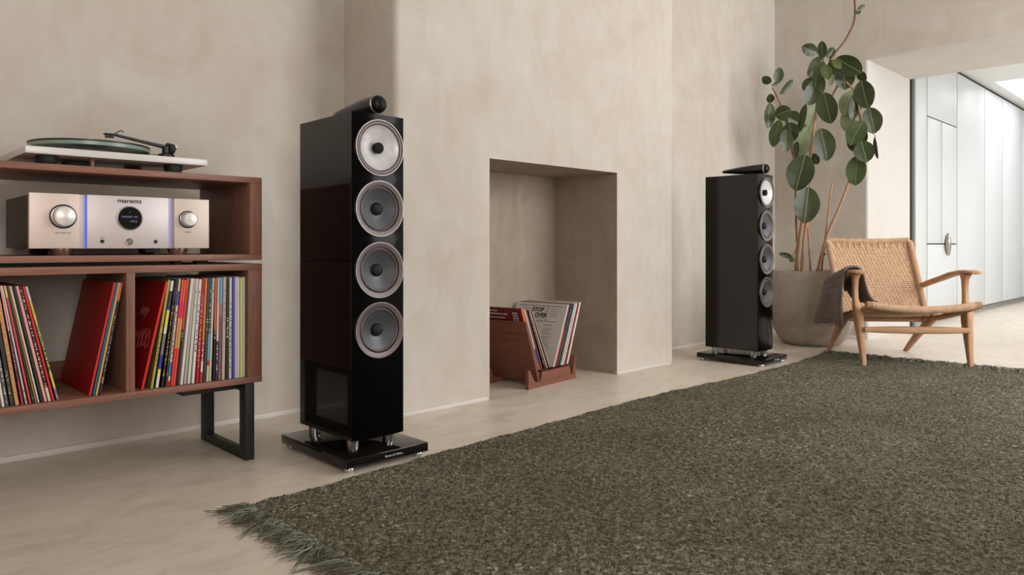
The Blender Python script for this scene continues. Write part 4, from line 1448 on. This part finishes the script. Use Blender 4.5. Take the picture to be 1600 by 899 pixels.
for pts in ([(1351, 205), (1357, 206), (1364, 209), (1369, 214)], [(1343, 215), (1347, 207), (1353, 206)], [(1335, 118), (1340, 124), (1345, 128)], [(1243, 392), (1239, 398), (1236, 404)],
            [(1240, 164), (1232, 163), (1226, 166)], [(1209, 163), (1212, 158), (1218, 160)], [(1342, 190), (1348, 186), (1351, 183)]):
    stem(pts, .0032, .0022, 'stalk', M_STALK, nodes=False)

# ------------------------------------------------------------------ rug
def build_rug():
    x0, x1 = .905, 4.885
    ya, yb = .25, 1.985          # finely woven stretch in view
    nx, ny = 1400, 640
    xs = np.linspace(x0, x1, nx)
    ys = np.r_[np.linspace(-.55, ya - .02, 36), np.linspace(ya, yb, ny)]
    ny2 = len(ys)
    Xg, Yg = np.meshgrid(xs, ys, indexing='ij')
    # soumak-like knots: staggered rows, each knot slanted, with uneven yarn
    def h1(a, b_, k):
        s_ = np.sin(a * 12.9898 + b_ * 78.233 + k * 37.719) * 43758.5453
        return s_ - np.floor(s_)
    px_, py_ = .0092, .0080
    wob = .0022 * np.sin(Xg * 23 + 1.7 * np.sin(Yg * 9)) + .0016 * np.sin(Yg * 61 + Xg * 7)
    rowf = (Xg + wob) / px_
    row = np.floor(rowf)
    fu = rowf - row - .5
    sl = np.where(h1(row, row * 0, 9) > .18, 1.0, -1.0)
    colf = Yg / py_ + sl * fu * .85 + (row % 2) * .5 + .25 * np.sin(Xg * 40 + row)
    col = np.floor(colf)
    fv = colf - col - .5

    rnd = h1(row, col, 1)
    rnd2 = h1(row, col, 2)
    bumpz = np.sqrt(np.clip(1 - (2.0 * fu) ** 2, 0, 1)) * np.sqrt(np.clip(1 - (2.0 * fv) ** 2, 0, 1))
    Zg = .0060 + bumpz * (.0046 + .0034 * rnd) + .0012 * np.sin(Xg * 5.1 + 2 * np.sin(Yg * 3)) + .0015 * (h1(np.floor(Xg * 60), np.floor(Yg * 60), 5) - .5)
    # slightly wavy long edge, curled a touch
    edge = np.interp(xs, [.905, 1.2, 1.6, 2.1, 2.6, 3.1, 3.66, 4.3, 4.6, 4.885], [-.048, -.044, -.020, .000, .022, .026, -.006, -.014, .022, .045])
    edge = edge + .004 * np.sin(xs * 21) + .003 * np.sin(xs * 47)
    w_ = np.clip((Yg - 1.2) / (yb - 1.2), 0, 1)
    Yw = Yg + w_ ** 2 * edge[:, None]
    Xw = Xg + .006 * np.sin(Yg * 13) * (1 - np.clip((Xg - x0) / .3, 0, 1)) + .006 * np.sin(Yg * 11 + 1) * np.clip((Xg - x1 + .3) / .3, 0, 1)
    # skew: far short edge leans slightly
    Xw = Xw + (Xg - x0) / (x1 - x0) * (Yg - 2.0) * (-.02)
    Zg[:, -1] = .001
    Zg[0, :] = .002
    Zg[-1, :] = .002
    V = np.stack([Xw, Yw, Zg], -1).reshape(-1, 3)
    idx = np.arange(nx * ny2).reshape(nx, ny2)
    F = np.stack([idx[:-1, :-1], idx[1:, :-1], idx[1:, 1:], idx[:-1, 1:]], -1).reshape(-1, 4)
    me = bpy.data.meshes.new('woven_field')
    me.vertices.add(len(V))
    me.vertices.foreach_set('co', V.astype(np.float32).ravel())
    me.loops.add(F.size)
    me.loops.foreach_set('vertex_index', F.astype(np.int32).ravel())
    me.polygons.add(len(F))
    me.polygons.foreach_set('loop_start', np.arange(0, F.size, 4, dtype=np.int32))
    me.update(calc_edges=True)
    me.polygons.foreach_set('use_smooth', np.ones(len(F), dtype=bool))
    # dyed yarn: each knot has its own shade
    big = .5 + .5 * np.sin(Xg * 3.1 + 1.3 * np.sin(Yg * 2.3)) * np.sin(Yg * 4.1 + Xg)
    base = np.array([lin((130, 125, 106))[:3], lin((158, 152, 131))[:3], lin((142, 144, 124))[:3], lin((104, 99, 82))[:3], lin((182, 174, 152))[:3], lin((216, 208, 188))[:3]])
    sel = np.zeros(rnd.shape, int)
    t_ = rnd2 + (big - .5) * .08
    sel[t_ > .30] = 1
    sel[t_ > .55] = 2
    sel[t_ > .72] = 3
    sel[t_ > .91] = 4
    sel[t_ > .992] = 5
    C = base[sel]
    C = np.concatenate([C, np.ones(C.shape[:2] + (1,))], -1).reshape(-1, 4)
    at = me.color_attributes.new('yarn', 'FLOAT_COLOR', 'POINT')
    at.data.foreach_set('color', C.astype(np.float32).ravel())
    m, nt, b = new_mat('olive_jute_yarn')
    a = N(nt, 'ShaderNodeAttribute', attribute_name='yarn')
    v = coords(nt, 'Object')
    n1 = noise(nt, v, 260, 3, 0.6)
    n2 = noise(nt, v, 2.5, 4, 0.6, .5)
    k1 = ramp(nt, n1, [(0.3, (168, 168, 168)), (0.7, (255, 255, 255))])
    k2 = ramp(nt, n2, [(0.3, (226, 224, 216)), (0.7, (255, 255, 255))])
    c_ = mixc(nt, 1.0, a.outputs['Color'], k1, 'MULTIPLY')
    c_ = mixc(nt, 1.0, c_, k2, 'MULTIPLY')
    nt.links.new(c_, b.inputs['Base Color'])
    b.inputs['Roughness'].default_value = 0.85
    b.inputs['Specular IOR Level'].default_value = 0.25
    vo = N(nt, 'ShaderNodeTexVoronoi')
    vo.inputs['Scale'].default_value = 1.0
    nt.links.new(coords(nt, 'Object', (150, 105, 150), (0, 0, R(32))), vo.inputs['Vector'])
    inv = N(nt, 'ShaderNodeMath', operation='SUBTRACT')
    inv.inputs[0].default_value = 1.0
    nt.links.new(vo.outputs['Distance'], inv.inputs[1])
    bump(nt, b, inv.outputs[0], 1.0, 0.005)
    me.materials.append(m)
    root = tag(empty('area_rug', (2.9, 1.0, 0)), 'large olive green woven rug with fringed ends on the floor', 'rug')
    o = bpy.data.objects.new('woven_field', me)
    COL.objects.link(o)
    o.parent = root
    o.location = (-2.9, -1.0, 0)
    o['kind'] = 'stuff'
    # fringes
    M_FR = [pm('fringe_dark', (74, 70, 55), .8), pm('fringe_grey_green', (112, 115, 101), .8), pm('fringe_olive', (98, 92, 73), .8), pm('fringe_pale', (150, 150, 136), .8)]
    for side in (0, 1):
        fb = MB()
        y = 1.93 if side == 0 else 2.02
        while y > .1:
            xe = x0 + .012 if side == 0 else x1 - .012 + (y - 2.0) * (-.02)
            sg = -1 if side == 0 else 1
            tuft_len = random.uniform(.06, .135) if side == 0 else random.uniform(.07, .16)
            ta_ = random.uniform(-.9, .9)
            nst = 15 if (side == 0 and y > .9) or (side == 1 and y > .7) else 5
            tk = random.random()
            for k in range(nst):
                yy = y + random.uniform(-.008, .008)
                L = tuft_len * random.uniform(.55, 1.05)
                a_ = ta_ * .8 + random.uniform(-.35, .35)
                bend = random.uniform(-.9, .9)
                hz = random.uniform(.002, .014 if side == 0 else .030)
                pts = []
                for j in range(5):
                    t = j / 4
                    aa = a_ + bend * t
                    pts.append((xe + sg * L * t * math.cos(aa * .8) - 2.9, yy + L * t * math.sin(aa) - 1.0, max(.0015, .006 + hz * math.sin(math.pi * min(1, t * 1.1)) * (1 - t * .4) - .004 * t + random.uniform(0, .002))))
                fb.tube(pts, [.0016, .0016, .0013, .0010, .0005], 4, mi=random.choice((1, 3, 3, 1, 2)) if side else (random.choice((0, 0, 1, 2, 2, 1, 3)) if tk > .25 else random.choice((1, 1, 3, 0))), cap=False)
            y -= random.uniform(.011, .019)
        fb.build('fringe', M_FR, root, kind='stuff', ang=180)


build_rug()
